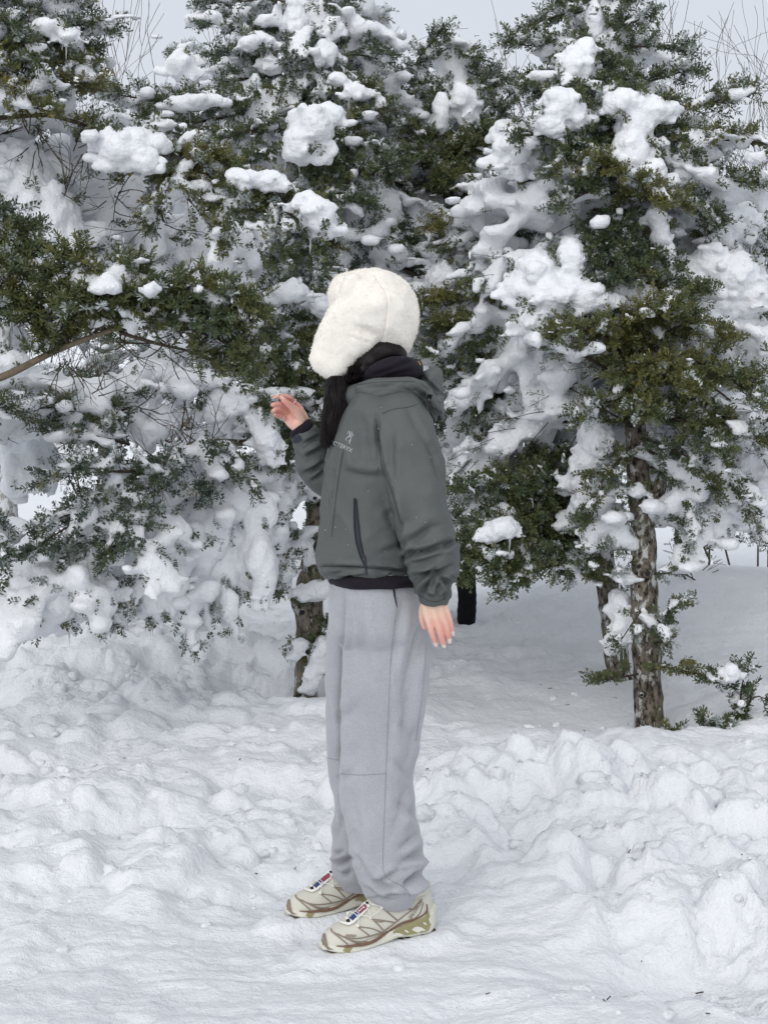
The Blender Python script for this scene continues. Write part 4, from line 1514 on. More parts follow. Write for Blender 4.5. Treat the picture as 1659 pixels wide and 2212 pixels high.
# tongue plate, lace cords and eyelet studs
g = G(); g.add(*ssk.strip(Z([(640, 634), (700, 645), (740, 640), (800, 580), (860, 520), (930, 440)]), [2, 7, 12, 13, 13, 12], 0.006, 40, 4, 0.002)); build('tongue_plate', g, M['white_plastic'], shoe)
for nm, pts, w_, mt in (('navy_panel', [(760, 612), (825, 545)], 8.5, 'navy'), ('crimson_panel', [(832, 540), (918, 462)], 8.5, 'crimson'), ('black_panel', [(712, 634), (750, 624)], 6, 'black'), ('pull_tab', [(915, 440), (940, 432)], 5, 'black')):
    g = G(); g.add(*ssk.strip(Z(pts), w_, 0.0082, 12, 2, 0.001)); build(nm, g, M[mt], shoe)
g = G(); g.add(*ssk.text('ADV', Z([(836, 548)])[0], Z([(912, 478)])[0], 3.4, 0.0100, 0.2, bold=0.02)); build('panel_lettering', g, M['white_plastic'], shoe)
g = G()
for pts in ([(1070, 470), (1000, 455), (940, 440)], [(950, 575), (935, 520), (920, 455)], [(950, 575), (880, 570), (820, 572)], [(820, 660), (828, 610), (812, 570)], [(1070, 470), (1030, 510), (960, 565)], [(820, 575), (760, 540), (720, 590)]):
    g.add(*tubeline(ssk, Z(pts), 0.0011, 0.010, 5))
build('lace', g, M['white_plastic'], shoe)
g = G()
for p in ((1070, 470), (950, 575), (820, 660), (718, 588), (730, 540)):
    h = ssk.hit(*Z([p])[0], 0.003)
    if h: build('eyelet', G().add(*ellipsoids([h[0]], [0.0048], 2)), M['white_plastic'], shoe)
# ankle collar rim
build('ankle_collar', tube(np.array([shp(x_ * Ls, y_, z_) for x_, y_, z_ in ((.62, -.022, .106), (.75, -.028, .103), (.88, -.028, .110), (.955, -.016, .119), (.975, 0, .121), (.955, .020, .119), (.88, .032, .110), (.75, .032, .103), (.62, .024, .106))]), 0.007, 10), M['shoe'], shoe)

t2 = P(621, 1993, 3.655); t2[2] = toe[2] + 0.010
a2 = P(852, 1963, 3.80) - P(621, 1993, 3.655); a2[2] = ax[2] * 0.6
e2 = nrm(a2); f2 = nrm(np.cross([0, 0, 1.0], e2)); z2 = np.cross(e2, f2)
print('SHOE', toe, heel, t2, t2 + a2)
A1 = np.eye(4); A1[:3, :3] = np.stack([ex, ey, ez], 1); A1[:3, 3] = toe
A2 = np.eye(4); A2[:3, :3] = np.stack([e2, f2, z2], 1); A2[:3, 3] = t2
for o in SC.objects:
    if o.name.split('.')[0] in ('seam', 'lettering', 'outsole_lugs', 'lace', 'overlay', 'zip_tape', 'emblem', 'hood_seam', 'panel_lettering'):
        o['kind'] = 'stuff'
shoe2 = shoe.copy(); COL.objects.link(shoe2)
shoe2.matrix_basis = Matrix((A2 @ np.linalg.inv(A1)).tolist())
for ch in list(shoe.children):
    if 'lettering' in ch.name: continue
    c2 = ch.copy(); COL.objects.link(c2); c2.parent = shoe2

# ------------------------------------------------------------------ fir trees under snow and rime
def shoot_template(seed, n, quad=False):
    """One shoot of unit length along x with needles to the sides and above (needle size in metres, filled in later)."""
    r = np.random.default_rng(seed)
    V, T = [], []
    for i in range(n):
        x = 0.02 + 0.98 * (i + r.uniform(-.4, .4)) / n
        ph = r.uniform(-0.9, math.pi + 0.9)
        fw = math.radians(80 - 14 * x - 36 * max(0, x - .72) / .28 + r.normal() * 8)
        dv = np.array([math.cos(fw), math.sin(fw) * math.cos(ph), math.sin(fw) * math.sin(ph)])
        L = r.uniform(.0145, .0195)
        s = nrm(np.cross(dv, [0, math.cos(ph), math.sin(ph)]) + 0.4 * r.normal(size=3))
        s = nrm(s - dv * (s @ dv))
        w = 0.0021
        b = np.array([0.0, 0, 0])
        k = len(V)
        if quad:
            V += [(x, b - s * w * .7), (x, b + s * w * .7), (x, dv * L + s * w * .8), (x, dv * L - s * w * .8)]
            T += [(k, k + 1, k + 2), (k, k + 2, k + 3)]
        else:
            V += [(x, b - s * w * .4 + dv * .001), (x, dv * L * .98 + s * w * 1.25), (x, dv * L * .92 - s * w * 1.25)]
            T += [(k, k + 1, k + 2)]
    X = np.array([a for a, b in V]); O = np.array([b for a, b in V])
    return X, O, np.array(T)


TEMPL = {False: [shoot_template(i, 42) for i in range(6)], True: [shoot_template(i + 50, 36, True) for i in range(5)], 'far': [shoot_template(i + 90, 20) for i in range(4)]}
nprng = np.random.default_rng(77)


def shoots_mesh(pos, dr, up, L, tint, kind, scale=1.0):
    g = G()
    tm = TEMPL[kind]
    dr = nrm(dr); side = nrm(np.cross(up, dr)); upv = np.cross(dr, side)
    which = nprng.integers(0, len(tm), len(pos))
    for k, (X, O, T) in enumerate(tm):
        m = which == k
        if not m.any(): continue
        p, d, s, u, l = pos[m], dr[m], side[m], upv[m], L[m]
        O2 = O * scale
        V = (p[:, None] + d[:, None] * (X[None, :, None] * l[:, None, None]) + d[:, None] * O2[None, :, 0:1] + s[:, None] * O2[None, :, 1:2] + u[:, None] * O2[None, :, 2:3])
        F = T[None] + (np.arange(m.sum()) * len(X))[:, None, None]
        a = np.repeat(tint[m], len(X)) + nprng.normal(size=m.sum() * len(X)) * 0.03
        g.add(V.reshape(-1, 3), F.reshape(-1, 3), None, np.clip(a, 0, 1))
    return g


class Tree:
    def __init__(self, name, trunk, label, group='snow-laden fir trees', cat='fir tree', bark='bark'):
        self.pts = np.array([P(*p[:3]) for p in trunk]); self.rad = np.array([p[3] for p in trunk])
        self.pts[0, 2] = min(self.pts[0, 2], gz(self.pts[0, 0], self.pts[0, 1])) - 0.06
        self.root = root(name, tuple(self.pts[0]), label, cat, group)
        self.balls_c, self.balls_r, self.pads = [], [], []
        pr = catmull(np.hstack([self.pts, self.rad[:, None]]), max(24, int(len(self.pts) * 24)))
        self.path, self.prad = pr[:, :3], np.maximum(pr[:, 3], .003)
        V, T, Q = tube(self.path, self.prad, 28)
        N = vnormals(V, T, Q)
        V = V + N * (0.010 * fbm(V * np.array([14, 14, 8]), 4, 501) + 0.006 * noise(V * np.array([38, 38, 22]), 502))[:, None]
        self.trunk = build('trunk', (V, T, Q), M[bark], self.root)

    def at(self, v):
        """Trunk point at photo height v."""
        _, vv = proj(self.path)
        k = np.argmin(np.abs(vv - v))
        return self.path[k], self.prad[k]

    def branch(self, pts, width, load=0.2, tint=0.4, start=0.0, r0=None, roll=0.55, kind=False, dens=1.0, droop=0.0, frost=None, bare=0.0, seed=None, uvY=True, needles=1.0, mat='twig', shoot=1.0, pad=None):
        r = np.random.default_rng(seed if seed is not None else nprng.integers(1 << 30))
        A = np.array([P(*p) for p in pts]) if uvY else np.asarray(pts, float)
        L = np.linalg.norm(np.diff(A, axis=0), axis=1).sum()
        n = max(8, int(L / 0.03))
        ax = catmull(A, n)
        ax = ax + 0.006 * np.stack([noise(ax * 9, 511), noise(ax * 9, 512), noise(ax * 9, 513)], 1) * np.linspace(0, 1, n)[:, None]
        r0 = r0 or min(0.014, 0.004 + 0.008 * L)
        rad = np.linspace(r0, 0.0022, n)
        t, s, b = frames(ax)
        zup = np.array([0, 0, 1.0])
        up = nrm(zup - t * (t @ zup)[:, None] + 1e-3)
        side = np.cross(t, up)
        frost = (0.06 + 0.30 * min(load, 1.0)) if frost is None else frost
        step = 0.046 / dens
        tw_p, tw_r, sp, sdv, sl, su, stt = [], [], [], [], [], [], []
        bc, br = [], []
        nst = max(3, int(L * (1 - start) / step))
        for q in np.linspace(start + .03, 0.99, nst):
            i = min(n - 1, int(q * (n - 1)))
            qq = (q - start) / (1 - start)
            env = (1 - qq) ** 0.5 * min(1, 0.5 + 2.0 * qq)
            for sg in (-1, 1):
                if r.uniform() < 0.1: continue
                ll = max(0.045, width * env * r.uniform(.65, 1.2))
                ro = r.normal() * roll
                sd_ = side[i] * sg * math.cos(ro) + up[i] * (math.sin(ro) * 0.9 + .08)
                fa = math.radians(r.uniform(40, 62))
                d0 = nrm(t[i] * math.cos(fa) + sd_ * math.sin(fa))
                m = 4
                u_ = np.linspace(0, 1, m)
                lp = ax[i] + d0 * (u_[:, None] * ll) + zup * ((-droop * ll * u_ ** 2) + 0.12 * ll * r.normal() * u_ ** 1.5)[:, None] + t[i] * (0.12 * ll * u_ ** 2)[:, None]
                tw_p.append(lp); tw_r.append(np.linspace(max(.0016, rad[i] * .4), .0012, m))
                isbare = r.uniform() < bare
                ns = max(1, int(ll / 0.046))
                if not isbare:
                    for j in range(ns):
                        f = (j + .5 + r.uniform(-.3, .3)) / ns
                        if f < 0.18 and ll > .1: continue
                        p = lp[min(m - 1, int(f * (m - 1)))] + (lp[-1] - lp[0]) * (f * (m - 1) % 1) / (m - 1) * (f < .99)
                        lt = nrm(lp[-1] - lp[-2])
                        for s2 in (-1, 1, 0):
                            if r.uniform() > (0.88 if s2 else 0.55) * needles: continue
                            sv = nrm(np.cross(lt, up[i] + .5 * r.normal(size=3))) * s2 if s2 else nrm(up[i] + .5 * r.normal(size=3))
                            a2 = math.radians(r.uniform(30, 55))
                            sp.append(p); sdv.append(lt * math.cos(a2) + sv * math.sin(a2) + zup * (.25 * r.normal() + .28))
                            sl.append(r.uniform(.038, .068) * shoot); su.append(up[i] + .5 * r.normal(size=3))
                            stt.append(1.0)
                    if r.uniform() < needles + .2:
                        sp.append(lp[-1]); sdv.append(lp[-1] - lp[-2]); sl.append(r.uniform(.045, .075) * shoot); su.append(up[i] + .4 * r.normal(size=3)); stt.append(1.0)
                # snow lying on this side twig
                if r.uniform() < min(1, load * 1.05):
                    k = max(2, int(ll / 0.022))
                    big = 0.009 + 0.020 * min(load, 1.4) * r.uniform(.3, 1) ** 1.4 + 0.022 * max(0, load - .85) * r.uniform(.3, 1)
                    for f in np.linspace(.05, 1.0 if load > .7 else r.uniform(.5, 1), k):
                        p = lp[0] + (lp[-1] - lp[0]) * f; p[2] = np.interp(f, u_, lp[:, 2])
                        rr = big * r.uniform(.6, 1.15) * (1 - .35 * f)
                        if load > .85:
                            if r.uniform() < .55: self.pads.append((*(p - zup * rr * r.uniform(0, .9)), rr * 1.15, rr * 1.15, rr * r.uniform(1.0, 2.0)))
                        else:
                            bc.append(p + up[i] * rr * .75 + zup * rr * .2); br.append(rr)
        # along the axis, and settled pads of snow
        q0 = int(start * (n - 1))
        for i in range(q0, n, 1):
            if i > 3 and r.uniform() < min(.95, load):
                rr = (0.008 + 0.018 * min(load, 1.3) * r.uniform(.4, 1)) * (1 - .4 * i / n)
                bc.append(ax[i] + up[i] * (rad[i] + rr * .5)); br.append(rr)
        npad = int(L * (1 - start) * ((2.5 + 6 * load) if pad is None else pad * load ** 1.2) + r.uniform(0, 1))
        back = np.array([0, .045, -.03]) if pad is None else np.zeros(3)
        for k in range(npad):
            i = int(r.integers(q0, n))
            rr = r.uniform(.024, .048) * (1 + .5 * min(load, 1.2))
            c0 = ax[i] + side[i] * r.normal() * width * .33 + up[i] * (rr * .35) + t[i] * r.normal() * .02 + back * r.uniform(.2, 1.2)
            for j in range(8):
                ra = rr * r.uniform(.4, .9)
                self.pads.append((*(c0 + side[i] * r.normal() * rr * 1.0 + t[i] * r.normal() * rr * 1.7 + zup * r.normal() * rr * .3), ra * r.uniform(.9, 1.6), ra * r.uniform(.9, 1.4), ra * r.uniform(.5, .9)))
        if start < 0.98:
            for k in range(4):
                sp.append(ax[-1] - t[-1] * .012 * k); sdv.append(t[-1] + .45 * r.normal(size=3) * (k > 0)); sl.append(r.uniform(.05, .08)); su.append(up[-1] + .3 * r.normal(size=3)); stt.append(1.0)
        g = G()
        g.add(*tube(ax, rad, 6))
        if tw_p:
            V, Q = tubes_batch(np.array(tw_p), np.array(tw_r), 3)
            g.add(V, None, Q)
        o = build('branch', g, M[mat], self.root)
        if len(sp) and needles > 0:
            sp, sdv, sl, su = np.array(sp), np.array(sdv), np.array(sl), np.array(su)
            base = tint + 0.13 * r.normal(size=len(sp)) * 0.6 + 0.14 * noise(sp * 7, 521)
            tn = np.clip(base, 0.02, 0.84)
            fr = r.uniform(size=len(sp)) < frost
            tn[fr] = r.uniform(.85, .96, fr.sum())
            stems = np.stack([sp, sp + nrm(sdv) * sl[:, None]], 1)
            gg = shoots_mesh(sp, sdv, su, sl * 1.15, tn, kind, 1.28)
            V, Q = tubes_batch(stems, np.full((len(sp), 2), .0015), 3)
            gg.add(V, None, Q, np.repeat(np.clip(tn, 0, .5), 6))
            tag(build('needles', gg, M['needles'], o, False, True), kind='stuff')
        if len(sp) and needles > 0:                           # dabs of snow caught on the shoots
            m = r.uniform(size=len(sp)) < min(.7, .20 + .40 * load)
            for p, d_, l_ in zip(sp[m], sdv[m], sl[m]):
                rr = r.uniform(.012, .020 + .010 * min(load, 1))
                bc.append(p + nrm(d_) * l_ * r.uniform(.1, .7) + zup * rr * .6); br.append(rr)
        if bc:
            self.balls_c.append(np.array(bc)); self.balls_r.append(np.array(br))
        return o

    def whorls(self, v0, v1, rows, per, reach, load, tint, seed, kind='far', droop=.35, back=1.0, needles=.55, dens=.6, width=.5, up0=.15, up1=-.35, front=-.25):
        """Ordinary tiers of boughs all the way round the trunk."""
        r = np.random.default_rng(seed)
        for i, v in enumerate(np.linspace(v0, v1, rows)):
            c, _ = self.at(v)
            f = i / max(1, rows - 1)
            R = np.interp(f, np.linspace(0, 1, len(reach)), reach)
            for k in range(per):
                a = 6.283 * (k + r.uniform(-.35, .35)) / per + i * 1.1
                ln = R * r.uniform(.7, 1.15)
                d = np.array([math.cos(a), math.sin(a) * back, 0])
                if d[1] < front: d[1] *= -.6
                if d[1] > .75 and i % 2: continue
                rise = np.interp(f, [0, 1], [up0, up1]) + r.normal() * .1
                pts = [c, c + d * ln * .5 + [0, 0, ln * .5 * rise + .02], c + d * ln * .85 + [0, 0, ln * .85 * rise - droop * ln * .18], c + d * ln + [0, 0, ln * rise - droop * ln * .36]]
                self.branch(pts, width * ln, load * r.uniform(.6, 1.25), tint + r.normal() * .06, start=.18, kind=kind, uvY=False, needles=needles, dens=dens, droop=.2, seed=int(r.integers(1 << 30)), roll=.8, frost=.7, pad=9)

    def clump(self, blobs, Y, icicles=0, depth=.85, rough=1.0):
        """A lump of settled snow: blobs of (u, v, half width px, half height px[, tilt deg])."""
        k = Y / FPX
        sh = Shells()
        r = np.random.default_rng(int(abs(blobs[0][0]) * 7 + abs(blobs[0][1])))
        for bl in blobs:
            u, v, a, c = bl[:4]
            a, c = a * 1.12, c * 1.12
            tl = math.radians(bl[4]) if len(bl) > 4 else 0
            R = np.array([[math.cos(tl), 0, math.sin(tl)], [0, 1, 0], [-math.sin(tl), 0, math.cos(tl)]])
            dp = depth * min(a, c) * 1.15 + .15 * max(a, c)
            cc = P(u, v, Y - .02 + r.uniform(-.02, .02))
            sh.add(*ellipsoids([cc], [[a * k, dp * k, c * k]], 3, R[None]))
            for q in range(16):                              # knobs that break the outline
                w = nrm(r.normal(size=3)); w[1] -= .2
                e = cc + R @ (w * np.array([a, dp, c]) * k * r.uniform(.72, .98))
                s0 = min(a, c) * k * r.uniform(.12, .38)
                sh.add(*ellipsoids([e], [[s0 * r.uniform(.8, 1.5), s0, s0 * r.uniform(.6, 1.1)]], 2))
            for q in range(7):                               # thinner wings that drape along the bough
                e = cc + R @ np.array([r.choice((-1, 1)) * a * k * r.uniform(.85, 1.45), r.uniform(-.2, .5) * dp * k, -c * k * r.uniform(-.1, .75)])
                s0 = min(a, c) * k * r.uniform(.16, .34)
                sh.add(*ellipsoids([e], [[s0 * r.uniform(1.2, 2.4), s0 * 1.2, s0 * r.uniform(.6, 1.2)]], 2))
        V, T, Q = sh.fuse(max(.0085, .0058 * Y / 3.4), 2)
        N = vnormals(V, T, Q)
        V = V + N * ((0.022 * fbm(V * 8, 3, 531) + 0.014 * fbm(V * 20, 4, 532, .6) + 0.004 * noise(V * 60, 533)) * rough)[:, None]
        o = build('snow_clump', (V, T, Q), M['snow_tree'], self.root)
        N = vnormals(V, T, Q)                                # shoots of the bough that carries it
        w = np.clip(1.0 - 1.6 * np.abs(N[:, 1]), .02, 1)
        ns = int(3 + 0.045 * sum(b[2] + b[3] for b in blobs))
        i = r.choice(len(V), ns, p=w / w.sum())
        dv = nrm(N[i] + .5 * r.normal(size=(ns, 3)) + np.array([0, -.25, .1]))
        ln = r.uniform(.045, .075, ns)
        tn = np.clip(.38 + .16 * r.normal(size=ns), .05, .82)
        gg = shoots_mesh(V[i] - dv * ln[:, None] * .35, dv, r.normal(size=(ns, 3)), ln, tn, False, 1.3)
        tag(build('needles', gg, M['needles'], o, False, True), kind='stuff')
        if icicles:
            g = G()
            u, v = proj(V)
            for q in range(icicles):
                uu = r.uniform(np.percentile(u, 8), np.percentile(u, 92))
                m = np.abs(u - uu) < 4
                if not m.any(): continue
                i = np.where(m)[0][np.argmax(v[m])]
                L = r.uniform(.02, .075)
                p = V[i] + [0, 0, .006]
                pt = np.array([p, p - [0, 0, L * .35], p - [r.normal() * .002, 0, L * .7], p - [0, 0, L]])
                w = r.uniform(.0025, .0055)
                g.add(*tube(catmull(pt, 6), [w * 1.5, w, w * .9, w * .6, w * .4, w * .1], 6))
            tag(build('icicles', g, M['ice'], o), kind='stuff')
        return o

    def curtain(self, u0, u1, v0, v1, Y, n, seed, wide=20, tall=52, lean=12, slope=0.0):
        """Rime-laden twigs hanging in overlapping tongues of snow."""
        r = np.random.default_rng(seed)
        k = Y / FPX
        sh = Shells()
        for q in range(n):
            f = r.uniform()
            u = u0 + (u1 - u0) * f; v = v0 + (v1 - v0) * r.uniform() + slope * (f - .5)
            tl = math.radians(r.normal() * lean)
            w, h = wide * r.uniform(.6, 1.3), tall * r.uniform(.55, 1.25)
            R = np.array([[math.cos(tl), 0, math.sin(tl)], [0, 1, 0], [-math.sin(tl), 0, math.cos(tl)]])
            c = P(u, v, Y + r.uniform(-.06, .10))
            sh.add(*ellipsoids([c], [[w * k, w * k * 1.1, h * k]], 2, R[None]))
            for j in range(3):
                e = c + R @ np.array([r.normal() * w * .5 * k, -w * k * .3, -h * k * r.uniform(.5, 1.05)])
                s0 = w * k * r.uniform(.25, .5)
                sh.add(*ellipsoids([e], [[s0, s0, s0 * r.uniform(1.2, 2.4)]], 1))
        V, T, Q = sh.fuse(.0165, 2)
        N = vnormals(V, T, Q)
        V = V + N * (0.020 * fbm(V * np.array([15, 15, 8]), 3, 551) + .006 * noise(V * 40, 552))[:, None]
        tag(build('snow_curtain', (V, T, Q), M['snow_tree'], self.root), kind='stuff')
        # dark shoot tips poking through
        u = r.uniform(u0, u1, n); v = r.uniform(v0 - tall * .6, v1 + tall, n)
        sp = np.array([P(a, b, Y - .05 + r.uniform(-.03, .04)) for a, b in zip(u, v)])
        dv = np.stack([r.normal(size=n) * .6, -.5 + r.normal(size=n) * .4, -.6 + r.normal(size=n) * .5], 1)
        tn = np.where(r.uniform(size=n) < .35, .93, np.clip(.2 + .15 * r.normal(size=n), .02, .6))
        tag(build('needles', shoots_mesh(sp, dv, r.normal(size=(n, 3)), r.uniform(.03, .06, n), tn, False), M['needles'], self.root, False, True), kind='stuff')

    def finish(self, voxel=0.021, vpad=0.0255):
        parts = []
        if self.balls_c:
            c, rr = np.vstack(self.balls_c), np.concatenate(self.balls_r)
            sq = np.stack([rr * 1.15, rr * 1.15, rr * .92], 1)
            parts.append((ellipsoids(c, sq, 1), voxel, .005))
        if self.pads:
            pd = np.array(self.pads)
            parts.append((ellipsoids(pd[:, :3], pd[:, 3:], 1), vpad, .010))
        for (V, F), vx, amp in parts:
            V, T, Q = fuse(V, F, vx, 2)
            N = vnormals(V, T, Q)
            V = V + N * (amp * fbm(V * 16, 3, 541) + .6 * amp * noise(V * 45, 542))[:, None]
            tag(build('snow_cover', (V, T, Q), M['snow_tree'], self.root), kind='stuff')


def bare_twigs(starts, seed, depth=4, L0=.5, r0=.012, spread=.55, upb=.25, shrink=.72, kids=(2, 3), rmin=.0009):
    """Leafless branching; starts: list of (pos, dir, length, radius)."""
    r = np.random.default_rng(seed)
    level = starts
    g = G()
    for dep in range(depth):
        PT, PR, nxt = [], [], []
        for p, d, L, rr in level:
            m = 5
            pts = [p]
            dd = np.array(d, float)
            for k in range(m - 1):
                dd = nrm(dd + .13 * r.normal(size=3) + np.array([0, 0, .05 * upb]))
                pts.append(pts[-1] + dd * L / (m - 1))
            PT.append(pts); PR.append(np.maximum(np.linspace(rr, rr * .6, m), rmin))
            nk = int(r.integers(kids[0], kids[1] + 1))
            for k in range(nk + 1):
                f = 1.0 if k == 0 else r.uniform(.35, .95)
                q = np.array(pts[min(m - 1, int(round(f * (m - 1))))])
                nd_ = nrm(dd + spread * r.normal(size=3) * (0.4 if k == 0 else 1.2) + np.array([0, 0, upb * .4]))
                nxt.append((q, nd_, L * shrink * r.uniform(.7, 1.15), rr * .58))
        V, Q = tubes_batch(np.array(PT), np.array(PR), 5 if dep < 2 else 3)
        g.add(V, None, Q)
        level = nxt
    return g

def from_trunk(tree, pts):
    """First point (photo height only) snaps to the trunk."""
    c, _ = tree.at(pts[0])
    return [c] + [P(*p) for p in pts[1:]]


def boughs(tree, rows):
    for row in rows:
        v0, pts, width, load, tint = row[:5]
        kw = row[5] if len(row) > 5 else {}
        if v0 is None:
            A = [P(*p) for p in pts]
        else:
            A = from_trunk(tree, [v0] + pts)
            kw = {'start': .22, **kw}
        kw = {'dens': 1.75 if load <= .15 else 1.1, **kw}
        load = load + .16 if .15 < load < .8 else load
        tree.branch(A, width * .80, load, min(.8, tint + .02), uvY=False, seed=int(abs(pts[-1][0] * 13 + pts[-1][1] * 7)) + 3, **kw)


# ---- right fir: trunk with knots beside the path
A_ = Tree('fir_tree', [(1402, 1585, 6.2, .068), (1400, 1540, 6.2, .063), (1398, 1450, 6.2, .060), (1392, 1300, 6.2, .060), (1389, 1150, 6.2, .055), (1380, 1060, 6.2, .053), (1372, 960, 6.22, .046), (1365, 860, 6.24, .04),
                       (1352, 700, 6.28, .034), (1330, 520, 6.32, .029), (1310, 330, 6.36, .022), (1296, 150, 6.4, .015), (1290, -60, 6.42, .008)],
          'snowy fir with a thick knotted bare trunk on the right, olive boughs above it')
boughs(A_, [
    (830, [(1330, 745, 6.0), (1270, 715, 5.85), (1205, 712, 5.75)], .17, .12, .60),
    (840, [(1300, 790, 6.0), (1240, 760, 5.85), (1190, 745, 5.8)], .12, .2, .45),
    (800, [(1430, 725, 6.0), (1500, 700, 5.9), (1570, 735, 5.85)], .17, .15, .58),
    (790, [(1390, 700, 5.95), (1420, 670, 5.8), (1460, 665, 5.75)], .14, .1, .60),
    (850, [(1470, 800, 6.0), (1560, 815, 5.85), (1650, 850, 5.75), (1730, 880, 5.7)], .22, .15, .52),
    (880, [(1480, 870, 6.0), (1580, 910, 5.9), (1670, 970, 5.8)], .20, .2, .42),
    (860, [(1410, 800, 5.95), (1450, 790, 5.8), (1500, 840, 5.7)], .17, .1, .55),
    (870, [(1360, 830, 5.95), (1370, 850, 5.8), (1400, 890, 5.72)], .14, .12, .5),
    (900, [(1450, 900, 5.95), (1510, 930, 5.8), (1560, 980, 5.75)], .16, .15, .42),
    (930, [(1330, 900, 6.05), (1290, 880, 5.95), (1252, 905, 5.9)], .10, .25, .38),
    (970, [(1330, 1000, 6.1), (1288, 1060, 6.05), (1268, 1118, 6.05)], .11, .25, .42),
    (940, [(1440, 965, 6.0), (1500, 1000, 5.9), (1545, 1060, 5.9)], .12, .3, .36),
    (960, [(1450, 1000, 6.05), (1590, 1060, 6.0), (1640, 1150, 6.0)], .16, .7, .3),
    (1000, [(1460, 1030, 6.1), (1500, 1100, 6.05), (1490, 1170, 6.05)], .12, .9, .3),
    (1455, [(1345, 1462, 6.1), (1295, 1470, 6.02)], .04, .0, .5, {'start': .5, 'dens': .8, 'shoot': .7, 'needles': .6}),
    (1455, [(1435, 1440, 6.02), (1485, 1452, 6.0)], .05, .0, .52, {'start': .35, 'dens': .8, 'shoot': .7, 'needles': .7}),
    (1240, [(1440, 1238, 6.1), (1480, 1228, 6.05)], .05, .2, .35, {'start': .4, 'dens': .7, 'shoot': .65, 'needles': .55}),
    (1325, [(1440, 1322, 6.1), (1475, 1300, 6.05)], .06, .3, .4, {'start': .3, 'dens': .7, 'shoot': .65, 'needles': .55}),
    (1320, [(1425, 1345, 6.08), (1440, 1385, 6.05)], .05, .5, .35, {'start': .3, 'dens': .7, 'shoot': .65, 'needles': .55}),
    (1310, [(1370, 1340, 6.08), (1335, 1390, 6.05)], .06, .4, .35, {'start': .3, 'dens': .7, 'shoot': .65, 'needles': .55}),
    (1190, [(1320, 1180, 6.12), (1258, 1190, 6.1)], .10, 1.0, .3, {'needles': .3, 'frost': .6}),
    (1130, [(1320, 1125, 6.12), (1255, 1140, 6.1)], .10, 1.0, .3, {'needles': .3, 'frost': .6}),
    (1250, [(1330, 1240, 6.12), (1280, 1225, 6.1)], .09, .9, .3, {'needles': .3, 'frost': .6}),
    (1150, [(1440, 1120, 6.12), (1480, 1140, 6.1)], .08, .9, .3, {'needles': .4, 'frost': .5}),
    (1100, [(1450, 1090, 6.12), (1490, 1080, 6.1)], .08, .9, .3, {'needles': .4, 'frost': .5}),
    # crown top
    (20, [(1230, 28, 6.3), (1158, 45, 6.25)], .07, .25, .3), (70, [(1200, 100, 6.28), (1105, 97, 6.2)], .09, .3, .3), (60, [(1350, 55, 6.3), (1405, 28, 6.25)], .07, .25, .3),
    (10, [(1335, 5, 6.35), (1370, -15, 6.3)], .06, .25, .3), (0, [(1250, -10, 6.35), (1215, 5, 6.3)], .06, .2, .3), (110, [(1380, 100, 6.25), (1482, 110, 6.15)], .10, .3, .35),
    (160, [(1390, 175, 6.2), (1495, 150, 6.1)], .10, .35, .35), (135, [(1220, 165, 6.2), (1130, 185, 6.1)], .09, .4, .32), (210, [(1400, 232, 6.15), (1520, 225, 6.05), (1612, 198, 5.95)], .12, .3, .42),
    (230, [(1200, 285, 6.1), (1130, 300, 6.0)], .11, .4, .32), (120, [(1300, 165, 6.05), (1305, 225, 5.95)], .12, .2, .33), (90, [(1250, 130, 6.1), (1225, 175, 6.0)], .09, .3, .33),
    (140, [(1350, 180, 6.1), (1385, 215, 6.0)], .10, .25, .36), (240, [(1260, 300, 6.0), (1200, 365, 5.9)], .14, .2, .33), (260, [(1270, 330, 6.0), (1275, 385, 5.9)], .12, .15, .30),
    (330, [(1325, 365, 5.95), (1395, 400, 5.82), (1435, 425, 5.78)], .12, .15, .64), (345, [(1300, 360, 5.95), (1270, 345, 5.85)], .09, .1, .6), (420, [(1390, 425, 5.98), (1475, 440, 5.88)], .13, .2, .55),
    (420, [(1270, 415, 6.0), (1215, 445, 5.92)], .11, .25, .3), (450, [(1340, 500, 6.0), (1355, 560, 5.95), (1405, 592, 5.9)], .11, .1, .28), (460, [(1285, 520, 6.0), (1270, 590, 5.95)], .10, .15, .27),
    (480, [(1415, 550, 6.0), (1450, 600, 5.95)], .09, .2, .27), (500, [(1330, 560, 5.95), (1320, 605, 5.9)], .10, .1, .25),
    (300, [(1450, 345, 6.1), (1560, 385, 6.0), (1670, 400, 5.9)], .15, .3, .40), (300, [(1440, 305, 6.1), (1540, 300, 6.0), (1670, 310, 5.9)], .13, .3, .56), (340, [(1460, 290, 6.0), (1500, 330, 5.95)], .10, .3, .42),
    (420, [(1480, 425, 6.1), (1545, 475, 6.05)], .13, .3, .32), (380, [(1500, 460, 6.2), (1600, 500, 6.35), (1670, 540, 6.3)], .12, .7, .3), (540, [(1480, 620, 6.15), (1590, 670, 6.3), (1680, 700, 6.3)], .14, 1.1, .35, {'needles': .3}),
    (620, [(1480, 640, 6.0), (1510, 625, 5.9)], .06, .1, .4), 
])
A_.whorls(60, 860, 11, 5, [.12, .45, .7, .85, .85], 1.25, .3, 900, needles=.16)
